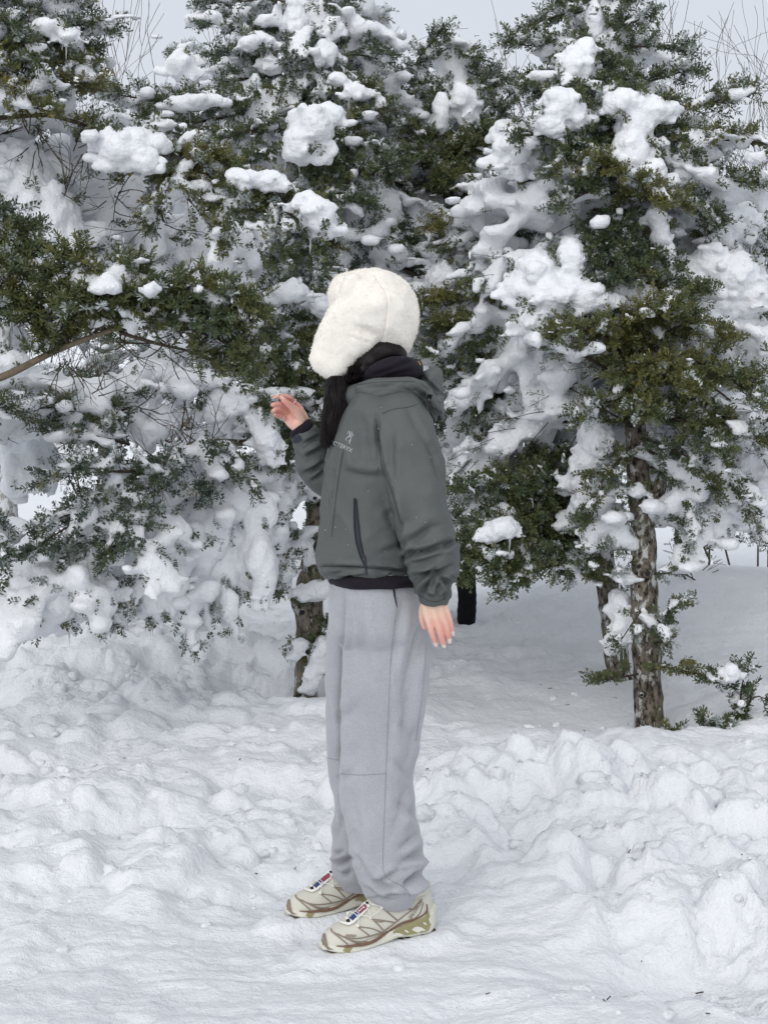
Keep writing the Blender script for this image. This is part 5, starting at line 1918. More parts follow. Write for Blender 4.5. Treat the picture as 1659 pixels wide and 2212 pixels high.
for bl, Y, ic in [
    ([(1240, 145, 36, 40, 20), (1215, 185, 26, 24), (1262, 110, 22, 22)], 6.1, 3), ([(1210, 230, 42, 34), (1190, 262, 26, 34), (1245, 250, 20, 30)], 5.95, 5),
    ([(1345, 225, 40, 26), (1375, 265, 36, 60), (1360, 330, 34, 55), (1410, 240, 34, 28), (1400, 380, 34, 30), (1440, 235, 20, 16)], 5.98, 6), ([(1115, 320, 38, 40), (1095, 285, 24, 22), (1110, 365, 28, 20)], 6.3, 2),
    ([(1490, 330, 34, 34), (1475, 375, 24, 24), (1515, 300, 22, 20)], 6.1, 2), ([(1280, 45, 16, 40), (1300, 110, 18, 30)], 6.35, 2), 
    ([(1160, 590, 40, 42), (1120, 625, 34, 30), (1190, 640, 60, 52), (1150, 700, 34, 36), (1235, 565, 28, 48), (1250, 640, 46, 36), (1300, 650, 50, 24)], 5.98, 4),
    ([(1330, 640, 30, 22), (1380, 640, 40, 26), (1410, 655, 30, 22)], 6.05, 2), ([(1425, 510, 18, 50), (1435, 560, 16, 44), (1415, 470, 18, 22)], 6.05, 4),
    ([(1480, 590, 44, 36), (1530, 575, 44, 44), (1580, 600, 52, 50), (1620, 640, 40, 44), (1540, 640, 60, 40), (1500, 670, 40, 26)], 6.2, 3),
    ([(1570, 720, 50, 30), (1640, 740, 50, 44), (1610, 690, 40, 22)], 6.25, 2), ([(1545, 1090, 40, 62, 10), (1530, 1145, 28, 34)], 6.2, 2), ([(1630, 1060, 36, 60), (1600, 1000, 26, 34)], 6.35, 2),
    ([(1262, 1030, 36, 40), (1280, 1100, 44, 44), (1300, 1130, 30, 24)], 6.3, 4), ([(1290, 960, 36, 50), (1262, 1000, 20, 24)], 6.25, 2), ([(1500, 470, 40, 30), (1590, 480, 50, 36), (1560, 430, 30, 16)], 6.35, 4),
    ([(1335, 1310, 20, 34), (1345, 1360, 22, 36), (1320, 1385, 14, 24)], 6.25, 6),
    ([(1375, 1060, 22, 18), (1340, 1060, 16, 14)], 6.13, 3),
]:
    A_.clump(bl, Y, ic)
A_.curtain(1450, 1650, 980, 1110, 6.4, 24, 731, 22, 54)
A_.curtain(1470, 1680, 1030, 1150, 6.7, 26, 736, 20, 50)
A_.curtain(1240, 1350, 1080, 1240, 6.35, 16, 732, 12, 36)
A_.curtain(1140, 1460, 280, 600, 6.6, 44, 733, 30, 52)
A_.curtain(1440, 1659, 420, 700, 6.4, 34, 734, 34, 46)
A_.curtain(1200, 1340, 40, 260, 6.45, 14, 735, 18, 44)
A_.finish()
# trunk knots and the snapped stub
for (u, v, r_) in ((1396, 1238, .021), (1416, 1387, .021), (1378, 1222, .012), (1384, 1500, .012)):
    c = P(u, v, 6.14); g = G(); g.add(*ellipsoids([c], [[r_ * 1.25, .02, r_ * 1.1]], 3))
    k = build('knot', g, M['bark'], A_.root)
    g = G(); g.add(*ellipsoids([c - [0, .017, 0]], [[r_ * .62, .007, r_ * .55]], 2)); build('knot_hole', g, M['black'], k)
build('stub', tube(catmull([P(1410, 1392, 6.2), P(1440, 1380, 6.15), P(1458, 1372, 6.12)], 6), [.013, .012, .012, .0115, .011, .010], 10), M['limb'], A_.root)
build('stub', tube(catmull([P(1400, 1080, 6.2), P(1422, 1060, 6.18), P(1428, 1020, 6.18)], 6), [.034, .034, .033, .030, .024, .010], 12), M['bark'], A_.root)

# ---- second fir, trunk just behind and left of it
B_ = Tree('fir_tree', [(1345, 1490, 6.95, .066), (1335, 1440, 6.95, .060), (1322, 1340, 6.95, .058), (1308, 1240, 6.95, .052), (1295, 1100, 6.97, .046), (1268, 900, 7.0, .04), (1230, 650, 7.05, .03), (1195, 430, 7.1, .02), (1180, 290, 7.1, .01)],
          'snowy fir whose slanting reddish trunk stands just behind the knotted one')
boughs(B_, [
    (470, [(1150, 440, 6.75), (1085, 415, 6.6)], .14, .2, .28), (490, [(1172, 485, 6.65), (1125, 500, 6.55)], .11, .2, .28), (480, [(1080, 470, 6.75), (990, 480, 6.6), (935, 495, 6.55)], .13, .25, .70),
    (500, [(1040, 500, 6.7), (960, 525, 6.6)], .10, .4, .45), (540, [(1100, 590, 6.75), (1000, 600, 6.6)], .16, .9, .3), (600, [(1110, 635, 6.6), (1000, 645, 6.45), (912, 650, 6.4)], .18, .15, .62),
    (640, [(1090, 690, 6.55), (1010, 700, 6.42), (930, 700, 6.38)], .16, .15, .56), (660, [(1120, 715, 6.6), (1010, 745, 6.45), (925, 765, 6.4)], .17, .2, .45),
    (700, [(1100, 800, 6.7), (1000, 850, 6.5), (950, 930, 6.45)], .14, .25, .22), (700, [(1130, 800, 6.65), (1060, 840, 6.5), (1010, 910, 6.5)], .12, .3, .26), (720, [(1100, 760, 6.6), (1040, 790, 6.5), (965, 800, 6.45)], .13, .3, .28),
    (680, [(1180, 760, 6.55), (1200, 820, 6.5), (1190, 880, 6.5)], .10, .4, .28), (760, [(1080, 850, 6.7), (1060, 950, 6.55)], .1, .4, .25),
    (1100, [(1200, 1085, 6.6), (1100, 1115, 6.3), (1000, 1125, 6.15)], .20, .15, .42), (1130, [(1210, 1175, 6.5), (1120, 1195, 6.2), (1015, 1185, 6.1)], .20, .15, .42),
    (1140, [(1240, 1205, 6.4), (1180, 1225, 6.2), (1100, 1240, 6.1)], .15, .15, .45), (1140, [(1260, 1210, 6.5), (1250, 1230, 6.3), (1275, 1242, 6.2)], .08, .1, .5), (1090, [(1150, 1035, 6.45), (1060, 1045, 6.2), (985, 1055, 6.15)], .12, .1, .40),
    (1110, [(1180, 1130, 6.4), (1100, 1150, 6.15), (1060, 1230, 6.05)], .14, .1, .40), (1110, [(1150, 1140, 6.4), (1040, 1150, 6.15), (1000, 1230, 6.1)], .12, .15, .40), (1120, [(1180, 1200, 6.35), (1110, 1250, 6.15), (1085, 1275, 6.1)], .07, .15, .4),
    (1000, [(1170, 990, 6.5), (1150, 1030, 6.35), (1180, 1075, 6.3)], .06, .1, .4), (1060, [(1200, 1050, 6.4), (1120, 1060, 6.25), (1090, 1130, 6.2)], .12, .15, .36),
    (1000, [(1150, 910, 6.95), (1000, 900, 6.9)], .22, 1.3, .3, {'needles': .15, 'bare': .5}), (980, [(1120, 985, 6.95), (980, 1000, 6.9)], .24, 1.4, .3, {'needles': .12, 'bare': .5}),
    (900, [(1160, 850, 6.95), (1050, 870, 6.9)], .22, 1.3, .3, {'needles': .15, 'bare': .5}), (1050, [(1230, 1010, 6.75), (1160, 1090, 6.7)], .18, 1.2, .3, {'needles': .2, 'bare': .5}), (1040, [(1120, 1050, 6.8), (1010, 1080, 6.7)], .2, 1.3, .3, {'needles': .15}),
    (820, [(1330, 860, 7.0), (1340, 960, 6.9)], .2, 1.2, .3, {'needles': .2}), (900, [(1400, 960, 7.0), (1450, 1060, 6.95)], .2, 1.2, .3, {'needles': .2}),
])
B_.whorls(330, 900, 8, 4, [.15, .6, .9, .95], 1.35, .28, 910, needles=.16)
for bl, Y, ic in [([(1100, 480, 34, 26), (1080, 520, 30, 44), (1120, 560, 34, 50), (1180, 500, 40, 50), (1150, 450, 40, 20), (1210, 540, 26, 40)], 6.75, 6), ([(960, 605, 38, 34)], 6.7, 2), ([(1010, 400, 26, 12), (1060, 410, 30, 12)], 6.8, 2),
                  ([(1080, 900, 60, 40), (1010, 930, 50, 34), (1140, 930, 50, 44), (1060, 960, 60, 36)], 6.85, 3), ([(1060, 1040, 80, 40), (1130, 1030, 60, 56), (1180, 1060, 44, 60), (1000, 1030, 40, 36)], 6.85, 4), ([(1090, 1140, 30, 22), (1065, 1150, 22, 20)], 6.05, 1),
                  ([(1180, 830, 18, 44), (1175, 880, 22, 16)], 6.45, 4), ([(1220, 900, 34, 60), (1240, 980, 40, 60)], 6.8, 3), ([(985, 780, 30, 22), (1000, 850, 22, 30)], 6.6, 2),
                  ([(1070, 820, 44, 30), (1120, 780, 30, 30)], 6.8, 2), ([(970, 560, 40, 26), (1050, 590, 50, 30)], 6.75, 2), ([(1230, 1120, 34, 50), (1190, 1160, 30, 40)], 6.8, 4)]:
    B_.clump(bl, Y, ic)
B_.curtain(960, 1300, 830, 1060, 7.0, 84, 711, 34, 50)
B_.curtain(1000, 1220, 1080, 1200, 6.85, 20, 712, 26, 50)
B_.curtain(1040, 1260, 440, 600, 6.95, 26, 713, 30, 52)
B_.finish()

# ---- fir behind the person
K_ = Tree('fir_tree', [(875, 1500, 7.6, .06), (885, 1300, 7.6, .055), (915, 1000, 7.6, .045), (950, 650, 7.6, .033), (975, 330, 7.6, .02), (984, 92, 7.6, .007)], 'snowy fir directly behind the hat, its slim tip in the gap between two taller firs')
boughs(K_, [
    (110, [(965, 105, 7.5), (945, 120, 7.45)], .08, .2, .3), (105, [(1000, 118, 7.5), (1025, 125, 7.45)], .08, .2, .3), (140, [(1040, 165, 7.5), (1062, 150, 7.45)], .08, .3, .3), (165, [(930, 185, 7.5), (860, 165, 7.4)], .10, .35, .3), (160, [(1050, 190, 7.45), (1095, 165, 7.4)], .09, .3, .32),
    (190, [(900, 150, 7.5), (925, 100, 7.4), (956, 66, 7.35)], .07, .2, .3, {'start': .4}), (200, [(920, 210, 7.4), (830, 215, 7.3), (780, 205, 7.25)], .12, .4, .35), (240, [(1060, 235, 7.4), (1110, 200, 7.3), (1145, 190, 7.25)], .11, .3, .36), (230, [(1050, 270, 7.35), (1090, 240, 7.3)], .1, .3, .36),
    (250, [(900, 260, 7.35), (830, 280, 7.2)], .13, .4, .33), (320, [(1000, 325, 7.2), (1060, 318, 7.0), (1108, 328, 6.95)], .17, .15, .48), (340, [(930, 335, 7.1), (880, 345, 6.95), (845, 370, 6.9)], .17, .15, .45), (340, [(975, 360, 7.05), (960, 385, 6.9)], .15, .1, .47),
    (330, [(1020, 300, 7.1), (1050, 285, 7.0)], .13, .15, .42), (330, [(910, 300, 7.1), (880, 275, 7.0)], .12, .2, .38), (420, [(900, 410, 7.2), (850, 450, 7.0), (880, 520, 6.9)], .12, .3, .28), (430, [(1000, 420, 7.2), (1050, 400, 7.0)], .12, .3, .3), (480, [(930, 480, 7.2), (900, 560, 7.0)], .12, .4, .25),
    (540, [(960, 560, 7.2), (930, 600, 7.0)], .12, .5, .25), (600, [(900, 600, 7.2), (850, 560, 7.0)], .1, .6, .25)])
K_.whorls(130, 840, 11, 5, [.12, .45, .7, .8], 1.25, .28, 920, needles=.16)
for bl, Y, ic in [([(1000, 215, 26, 26), (1010, 245, 20, 30)], 7.2, 3), ([(955, 245, 15, 42)], 7.2, 3), ([(830, 470, 34, 60), (810, 425, 22, 24), (850, 540, 30, 38)], 6.95, 2), ([(780, 350, 24, 34, 25)], 7.0, 2)]:
    K_.clump(bl, Y, ic)
K_.curtain(840, 1080, 180, 480, 7.55, 34, 721, 24, 50)
K_.curtain(860, 1040, 560, 900, 7.4, 34, 722, 28, 54)
K_.finish()

# ---- centre fir: lichened trunk left of the legs
C_ = Tree('fir_tree', [(662, 1535, 6.92, .064), (662, 1480, 6.92, .062), (668, 1400, 6.94, .062), (668, 1300, 6.96, .072), (680, 1200, 6.98, .058), (688, 1100, 7.0, .055), (684, 950, 7.0, .05), (680, 760, 7.02, .045), (672, 480, 7.06, .036), (660, 180, 7.1, .026), (650, -120, 7.14, .016)],
          'snowy fir with a lichen-spotted trunk left of the person, tall crown out of frame')
boughs(C_, [
    (10, [(560, 0, 7.0), (440, 10, 6.9)], .12, .45, .2), (60, [(560, 62, 7.0), (442, 50, 6.9)], .12, .45, .2), (105, [(560, 118, 7.0), (468, 118, 6.9)], .12, .5, .2), (150, [(580, 165, 7.0), (495, 170, 6.9)], .11, .5, .22), (190, [(590, 205, 6.95), (515, 215, 6.9)], .11, .5, .25),
    (-20, [(710, -5, 7.0), (765, -10, 6.95)], .09, .4, .2), (30, [(720, 28, 7.0), (770, 40, 6.95)], .1, .45, .22), (75, [(730, 78, 7.0), (795, 90, 6.95)], .11, .45, .22), (115, [(740, 118, 7.0), (832, 122, 6.9)], .12, .45, .24), (155, [(730, 160, 6.95), (800, 195, 6.85)], .12, .5, .28),
    (40, [(650, 70, 6.9), (640, 125, 6.8)], .12, .8, .22), (100, [(675, 150, 6.9), (690, 210, 6.8)], .12, .8, .24), (130, [(620, 190, 6.9), (590, 235, 6.8)], .13, .6, .26),
    (215, [(730, 200, 6.85), (795, 185, 6.75)], .12, .35, .42), (250, [(740, 265, 6.8), (832, 232, 6.65)], .14, .3, .40), (290, [(760, 310, 6.7), (832, 330, 6.55)], .15, .2, .34), (330, [(720, 355, 6.6), (790, 370, 6.45), (870, 350, 6.4)], .16, .15, .33), (370, [(700, 400, 6.6), (750, 430, 6.45), (800, 445, 6.4)], .14, .2, .28),
    (310, [(700, 340, 6.6), (710, 390, 6.5)], .13, .2, .3), (240, [(600, 250, 6.8), (540, 285, 6.65), (470, 300, 6.55)], .14, .3, .45), (280, [(600, 325, 6.7), (530, 350, 6.55)], .13, .35, .36), (215, [(540, 215, 6.8), (420, 228, 6.65), (300, 212, 6.55), (190, 190, 6.45)], .15, .35, .40, {'start': .15}),
    (230, [(500, 250, 6.75), (380, 270, 6.6), (260, 260, 6.5)], .13, .4, .35), (420, [(620, 465, 6.6), (560, 520, 6.45), (500, 560, 6.4)], .13, .45, .33), (480, [(640, 540, 6.6), (600, 590, 6.45)], .13, .4, .28), (520, [(700, 560, 6.6), (695, 625, 6.5)], .12, .4, .26), (550, [(740, 520, 6.7), (830, 500, 6.6)], .12, .4, .3),
    (600, [(740, 590, 6.7), (690, 650, 6.5)], .12, .5, .25), (640, [(640, 640, 6.6), (588, 640, 6.45)], .14, .8, .3), (720, [(640, 700, 6.5), (595, 715, 6.3)], .14, .3, .36), (760, [(640, 735, 6.5), (600, 755, 6.25), (552, 800, 6.15)], .16, .15, .43), (800, [(645, 820, 6.4), (600, 865, 6.2)], .15, .15, .42), (780, [(660, 780, 6.4), (640, 800, 6.25), (560, 770, 6.2)], .12, .2, .4),
    (850, [(620, 848, 6.35), (570, 868, 6.15), (540, 862, 6.1)], .06, .1, .42), (880, [(640, 925, 6.4), (590, 945, 6.3)], .12, .15, .4), (900, [(650, 960, 6.4), (625, 995, 6.3)], .09, .2, .38), (840, [(680, 860, 6.4), (690, 910, 6.4)], .09, .3, .3),
    # drooping low boughs to the left
    (930, [(540, 955, 6.4), (430, 955, 6.05), (360, 1000, 5.85), (300, 1060, 5.75), (230, 1140, 5.68), (140, 1185, 5.62)], .20, .4, .18, {'start': .62, 'r0': .026, 'mat': 'limb', 'droop': .3}),
    (None, [(360, 1000, 5.85), (270, 1020, 5.65), (180, 1010, 5.55), (95, 1040, 5.5)], .15, .5, .18), (None, [(300, 1060, 5.75), (265, 1130, 5.6), (225, 1205, 5.55)], .16, .3, .14), (None, [(330, 1030, 5.8), (200, 1090, 5.6), (90, 1130, 5.5)], .15, .45, .16), (None, [(260, 1100, 5.7), (160, 1130, 5.55), (70, 1190, 5.48)], .15, .3, .15),
    (None, [(280, 960, 5.8), (200, 940, 5.65), (105, 935, 5.6)], .12, .4, .22), (None, [(300, 1080, 5.72), (310, 1150, 5.6), (330, 1220, 5.55)], .10, .7, .2), (None, [(430, 955, 6.05), (500, 990, 6.0), (545, 1055, 6.0)], .10, .5, .25), (None, [(450, 960, 6.0), (470, 1010, 5.95), (450, 1060, 5.9)], .1, .4, .18),
    (None, [(280, 880, 5.9), (220, 905, 5.8), (170, 900, 5.75)], .1, .4, .3),
    (980, [(600, 1000, 6.6), (520, 1060, 6.3), (480, 1180, 6.2), (470, 1310, 6.15)], .20, 1.4, .2, {'needles': .25}), (1000, [(620, 1050, 6.5), (560, 1150, 6.3), (545, 1270, 6.2)], .18, 1.35, .2, {'needles': .3}), (1000, [(500, 1040, 6.3), (420, 1130, 6.1), (385, 1260, 6.0), (415, 1390, 5.98)], .18, 1.3, .2, {'needles': .3}),
    (1000, [(400, 1050, 6.05), (330, 1150, 5.95), (290, 1260, 5.85), (250, 1340, 5.8)], .20, 1.4, .2, {'needles': .25}), (None, [(260, 1170, 5.75), (150, 1230, 5.65), (80, 1290, 5.55), (55, 1350, 5.5)], .2, 1.4, .2, {'needles': .25}), (None, [(200, 1180, 5.7), (190, 1260, 5.62), (210, 1340, 5.6)], .16, 1.3, .2, {'needles': .3}),
    (1050, [(640, 1090, 6.85), (610, 1130, 6.75), (590, 1200, 6.7)], .08, .8, .3, {'needles': .4, 'start': .45}), (1120, [(650, 1150, 6.8), (620, 1190, 6.7), (608, 1270, 6.7)], .07, .6, .35, {'start': .45}), (1080, [(640, 1070, 6.85), (600, 1050, 6.8)], .05, .2, .3, {'needles': .2}),
    (1395, [(690, 1380, 6.85), (708, 1350, 6.85)], .03, .0, .35, {'dens': .7, 'shoot': .6, 'needles': .5, 'start': .4}),
    (None, [(560, 950, 6.3), (560, 900, 6.2), (580, 870, 6.15)], .1, .9, .3, {'needles': .3}),
])
C_.whorls(-60, 840, 12, 5, [.35, .6, .85, 1.0, 1.0], 1.3, .26, 930, needles=.16)
for bl, Y, ic in [([(648, 310, 32, 40), (678, 272, 38, 34, 35), (715, 245, 30, 20, 25)], 6.35, 2), ([(630, 632, 36, 22), (600, 640, 22, 16)], 6.3, 3), ([(690, 660, 26, 22)], 6.4, 2), ([(490, 868, 50, 30), (465, 890, 28, 22), (520, 850, 30, 22)], 6.15, 0), ([(555, 905, 26, 30), (575, 950, 26, 44), (590, 985, 18, 26)], 6.2, 2),
                  ([(215, 935, 34, 22), (240, 915, 22, 16)], 5.75, 0), ([(110, 1220, 60, 40), (70, 1270, 46, 50), (120, 1290, 60, 50), (80, 1340, 50, 30), (170, 1260, 40, 40)], 5.75, 3), ([(220, 1280, 34, 40), (225, 1330, 22, 24)], 5.8, 2), ([(340, 1230, 40, 60), (330, 1300, 34, 40), (360, 1190, 34, 34)], 5.95, 4),
                  ([(450, 1100, 60, 34), (510, 1080, 44, 40)], 6.2, 3), ([(370, 1140, 44, 26, 35), (340, 1165, 28, 18, 35)], 5.85, 0), ([(450, 1000, 34, 30), (490, 1040, 40, 30)], 6.25, 2),
                  ([(640, 50, 24, 40), (630, 110, 26, 30), (660, 150, 24, 34)], 6.95, 3), ([(700, 120, 24, 26), (720, 60, 18, 22)], 6.9, 2), ([(560, 90, 34, 18), (580, 140, 24, 20)], 6.9, 2), ([(540, 95, 24, 16)], 6.85, 1),
                  ([(690, 1420, 20, 40, 15), (672, 1465, 14, 34), (695, 1395, 18, 20)], 6.85, 2), ([(672, 1282, 36, 18), (690, 1270, 26, 16)], 6.86, 0), ([(665, 1190, 14, 34), (655, 1160, 16, 20)], 6.9, 2), ([(650, 1392, 22, 14), (640, 1415, 12, 16)], 6.84, 1), ([(676, 1070, 20, 16)], 6.92, 0), ([(612, 1230, 20, 30), (608, 1190, 20, 26)], 6.7, 2),
                  ([(740, 620, 40, 30), (720, 560, 30, 26)], 6.75, 2), ([(390, 540, 40, 30), (360, 520, 30, 24), (430, 560, 30, 20)], 6.3, 2), ([(560, 700, 26, 18), (530, 620, 24, 20), (520, 560, 20, 34)], 6.4, 2), ([(430, 215, 44, 12), (390, 225, 30, 12)], 6.5, 1), ([(770, 200, 26, 18), (730, 170, 22, 14)], 6.7, 2)]:
    C_.clump(bl, Y, ic)
C_.curtain(360, 590, 1110, 1250, 6.15, 34, 701, 26, 60)
C_.curtain(400, 560, 1060, 1120, 6.3, 16, 702, 30, 40)
C_.curtain(250, 400, 1180, 1290, 5.95, 18, 703, 24, 58)
C_.curtain(40, 190, 1220, 1310, 5.8, 16, 704, 34, 52)
C_.curtain(400, 520, 1290, 1350, 6.1, 12, 705, 14, 44)
C_.curtain(530, 605, 1000, 1170, 6.55, 14, 706, 18, 44)
C_.curtain(600, 700, 60, 190, 7.05, 12, 707, 16, 46)
C_.curtain(440, 640, 330, 600, 6.75, 30, 708, 26, 50)
C_.curtain(560, 830, 380, 620, 6.95, 34, 709, 28, 54)
C_.finish()
for (u, v, r_) in ((653, 1322, .024), (678, 1150, .020), (680, 1075, .012)):
    c = P(u, v, 6.90); g = G(); g.add(*ellipsoids([c], [[r_ * 1.25, .022, r_ * 1.1]], 3))
    k = build('knot', g, M['bark'], C_.root)
    g = G(); g.add(*ellipsoids([c - [0, .019, 0]], [[r_ * .6, .007, r_ * .55]], 2)); build('knot_hole', g, M['black'], k)
build('stub', tube(catmull([P(655, 1325, 6.93), P(640, 1315, 6.9), P(634, 1290, 6.88)], 6), [.02, .02, .02, .019, .018, .016], 10), M['bark'], C_.root)
build('stub', tube(catmull([P(660, 1382, 6.93), P(640, 1385, 6.88), P(626, 1388, 6.86)], 6), [.008, .007, .006, .005, .005, .004], 8), M['twig'], C_.root)
# bare snapped twigs on the low boughs
def twig_fan(tree, c, Y, n, seed, L=.22, spread=1.0, main=(0, 0, 1)):
    r = np.random.default_rng(seed)
    st = []
    for k in range(n):
        d = nrm(np.array(main) + spread * r.normal(size=3) * np.array([1, .5, 1]))
        st.append((P(c[0] + r.normal() * 14, c[1] + r.normal() * 10, Y), d, L * .75 * r.uniform(.5, 1.1), .0026))
    n = n
    o = build('bare_twigs', bare_twigs(st[:max(3, int(n * .55))], seed, 3, spread=.5, upb=.05, shrink=.65, kids=(1, 2)), M['twig'], tree.root)
    return o
for c, Y, n, sdx, mn in (((420, 950), 6.0, 14, 31, (-.2, 0, .5)), ((350, 1000), 5.85, 10, 32, (-.7, 0, .4)), ((330, 1050), 5.75, 9, 33, (-.5, 0, -.5)), ((450, 960), 6.0, 7, 34, (.5, 0, .4)), ((610, 1070), 6.8, 5, 35, (-.6, 0, .2)), ((400, 830), 5.95, 9, 36, (-.3, 0, .5)), ((300, 880), 5.9, 9, 37, (0, 0, .6))):
    twig_fan(C_, c, Y, n, sdx, .2, .8, mn)

# ---- left fir: trunk outside the frame, limbs reaching in
D_ = Tree('fir_tree', [(-470, 1740, 5.3, .11), (-475, 1300, 5.3, .10), (-480, 800, 5.3, .085), (-490, 200, 5.3, .065), (-500, -600, 5.3, .03)], 'fir at the left edge whose long green limbs reach in front of the other trees')
D_.branch([D_.at(1020)[0], P(-200, 905, 5.15), P(0, 815, 5.0), P(150, 745, 4.95), P(260, 705, 4.9), P(340, 688, 4.88), P(430, 678, 4.82), P(545, 668, 4.78)], .16, .08, .42, start=.72, r0=.026, uvY=False, mat='limb', kind=True, seed=41)
boughs(D_, [
    (None, [(150, 745, 4.95), (110, 690, 4.9), (40, 650, 4.85), (-30, 620, 4.8)], .13, .08, .48, {'kind': True}), (None, [(230, 715, 4.92), (170, 650, 4.85), (90, 605, 4.8), (15, 570, 4.78)], .15, .08, .48, {'kind': True}), (None, [(290, 700, 4.9), (240, 635, 4.85), (190, 580, 4.8), (140, 550, 4.76)], .15, .08, .46, {'kind': True, 'mat': 'limb'}),
    (None, [(320, 692, 4.88), (300, 625, 4.8), (265, 570, 4.75)], .14, .06, .50, {'kind': True}), (None, [(340, 690, 4.88), (380, 645, 4.8), (425, 615, 4.75), (475, 628, 4.72)], .14, .06, .44, {'kind': True}), (None, [(350, 690, 4.88), (430, 650, 4.8), (500, 650, 4.75), (548, 672, 4.72)], .14, .06, .40, {'kind': True}),
    (None, [(340, 695, 4.88), (420, 715, 4.82), (480, 735, 4.8), (532, 775, 4.78)], .14, .06, .42, {'kind': True}), (None, [(260, 718, 4.92), (340, 742, 4.9), (420, 762, 4.88), (525, 800, 4.86)], .12, .06, .42, {'kind': True, 'start': .55}), (None, [(200, 728, 4.94), (250, 660, 4.85), (330, 640, 4.78), (380, 660, 4.74)], .13, .06, .48, {'kind': True}),
    (None, [(100, 770, 4.97), (70, 700, 4.9), (20, 680, 4.85)], .12, .1, .44, {'kind': True}), (None, [(120, 760, 4.96), (130, 660, 4.88), (100, 620, 4.8)], .13, .08, .5, {'kind': True}), (None, [(260, 705, 4.9), (220, 670, 4.8), (150, 660, 4.72)], .13, .06, .46, {'kind': True}), (None, [(400, 690, 4.85), (440, 700, 4.78), (500, 705, 4.74)], .12, .06, .42, {'kind': True}),
    (None, [(-60, 560, 5.0), (10, 545, 4.95), (70, 540, 4.92)], .10, .15, .32, {'kind': True}), (None, [(-80, 470, 5.1), (0, 470, 5.05), (60, 500, 5.0)], .12, .15, .3),
    (130, [(-150, 80, 5.3), (60, 62, 5.4), (240, 50, 5.5)], .20, .45, .22), (180, [(-100, 150, 5.3), (80, 135, 5.4), (190, 150, 5.45)], .17, .3, .55), (260, [(-100, 210, 5.3), (60, 185, 5.4), (205, 180, 5.45)], .15, .25, .72), (40, [(-100, -10, 5.3), (70, 0, 5.4), (170, 15, 5.45)], .16, .5, .2), (100, [(-60, 40, 5.3), (40, 90, 5.3), (90, 150, 5.3)], .16, .2, .4), (200, [(-60, 180, 5.3), (30, 220, 5.3), (110, 240, 5.3)], .13, .2, .66),
    (-40, [(-100, -60, 5.3), (60, -30, 5.4), (150, -10, 5.45)], .14, .5, .2), (150, [(-100, 110, 5.4), (100, 100, 5.5), (200, 120, 5.55)], .14, .5, .25),
    (330, [(0, 255, 5.5), (160, 262, 5.55), (300, 335, 5.55), (450, 375, 5.55), (600, 425, 5.55), (712, 512, 5.55)], .16, .2, .62, {'start': .5}), (None, [(300, 335, 5.55), (390, 410, 5.5), (465, 500, 5.5)], .13, .3, .58), (None, [(450, 375, 5.55), (530, 470, 5.5), (590, 560, 5.5)], .13, .3, .48), (None, [(380, 355, 5.55), (345, 415, 5.5), (325, 480, 5.5)], .11, .35, .5),
    (None, [(560, 415, 5.55), (640, 475, 5.5), (695, 560, 5.5)], .13, .2, .40), (None, [(480, 385, 5.55), (500, 440, 5.5), (480, 520, 5.45)], .12, .3, .5), (None, [(350, 345, 5.55), (420, 345, 5.5), (480, 345, 5.48)], .12, .1, .66), (None, [(180, 270, 5.55), (230, 300, 5.5), (250, 350, 5.5)], .10, .3, .6), (None, [(400, 360, 5.55), (470, 370, 5.48), (540, 430, 5.45)], .13, .2, .6), (None, [(540, 410, 5.55), (560, 480, 5.5), (620, 560, 5.48)], .12, .25, .42),
    (360, [(-50, 300, 5.7), (100, 270, 5.8), (260, 320, 5.85)], .2, .9, .3, {'needles': .12, 'bare': .75}), (420, [(0, 400, 5.75), (150, 400, 5.85), (320, 450, 5.9)], .24, 1.1, .3, {'needles': .12, 'bare': .75}), (460, [(0, 470, 5.75), (200, 470, 5.9), (380, 520, 5.95)], .24, 1.1, .3, {'needles': .15, 'bare': .7}), (390, [(50, 340, 5.75), (220, 390, 5.85), (340, 400, 5.9)], .2, .9, .3, {'needles': .1, 'bare': .8}),
    (560, [(0, 540, 5.75), (200, 560, 5.9), (400, 590, 6.0)], .22, 1.0, .3, {'needles': .3, 'bare': .5}), (960, [(-100, 890, 5.4), (40, 885, 5.5), (130, 880, 5.6)], .12, .5, .35), (900, [(0, 820, 5.6), (150, 840, 5.8), (300, 850, 5.9)], .2, 1.1, .3, {'needles': .2, 'bare': .6}), (980, [(0, 920, 5.7), (150, 900, 5.85), (260, 870, 5.9)], .2, 1.1, .3, {'needles': .25, 'bare': .5}),
    (1000, [(-150, 1050, 5.4), (-20, 1130, 5.4), (10, 1200, 5.4)], .12, .6, .25),
])
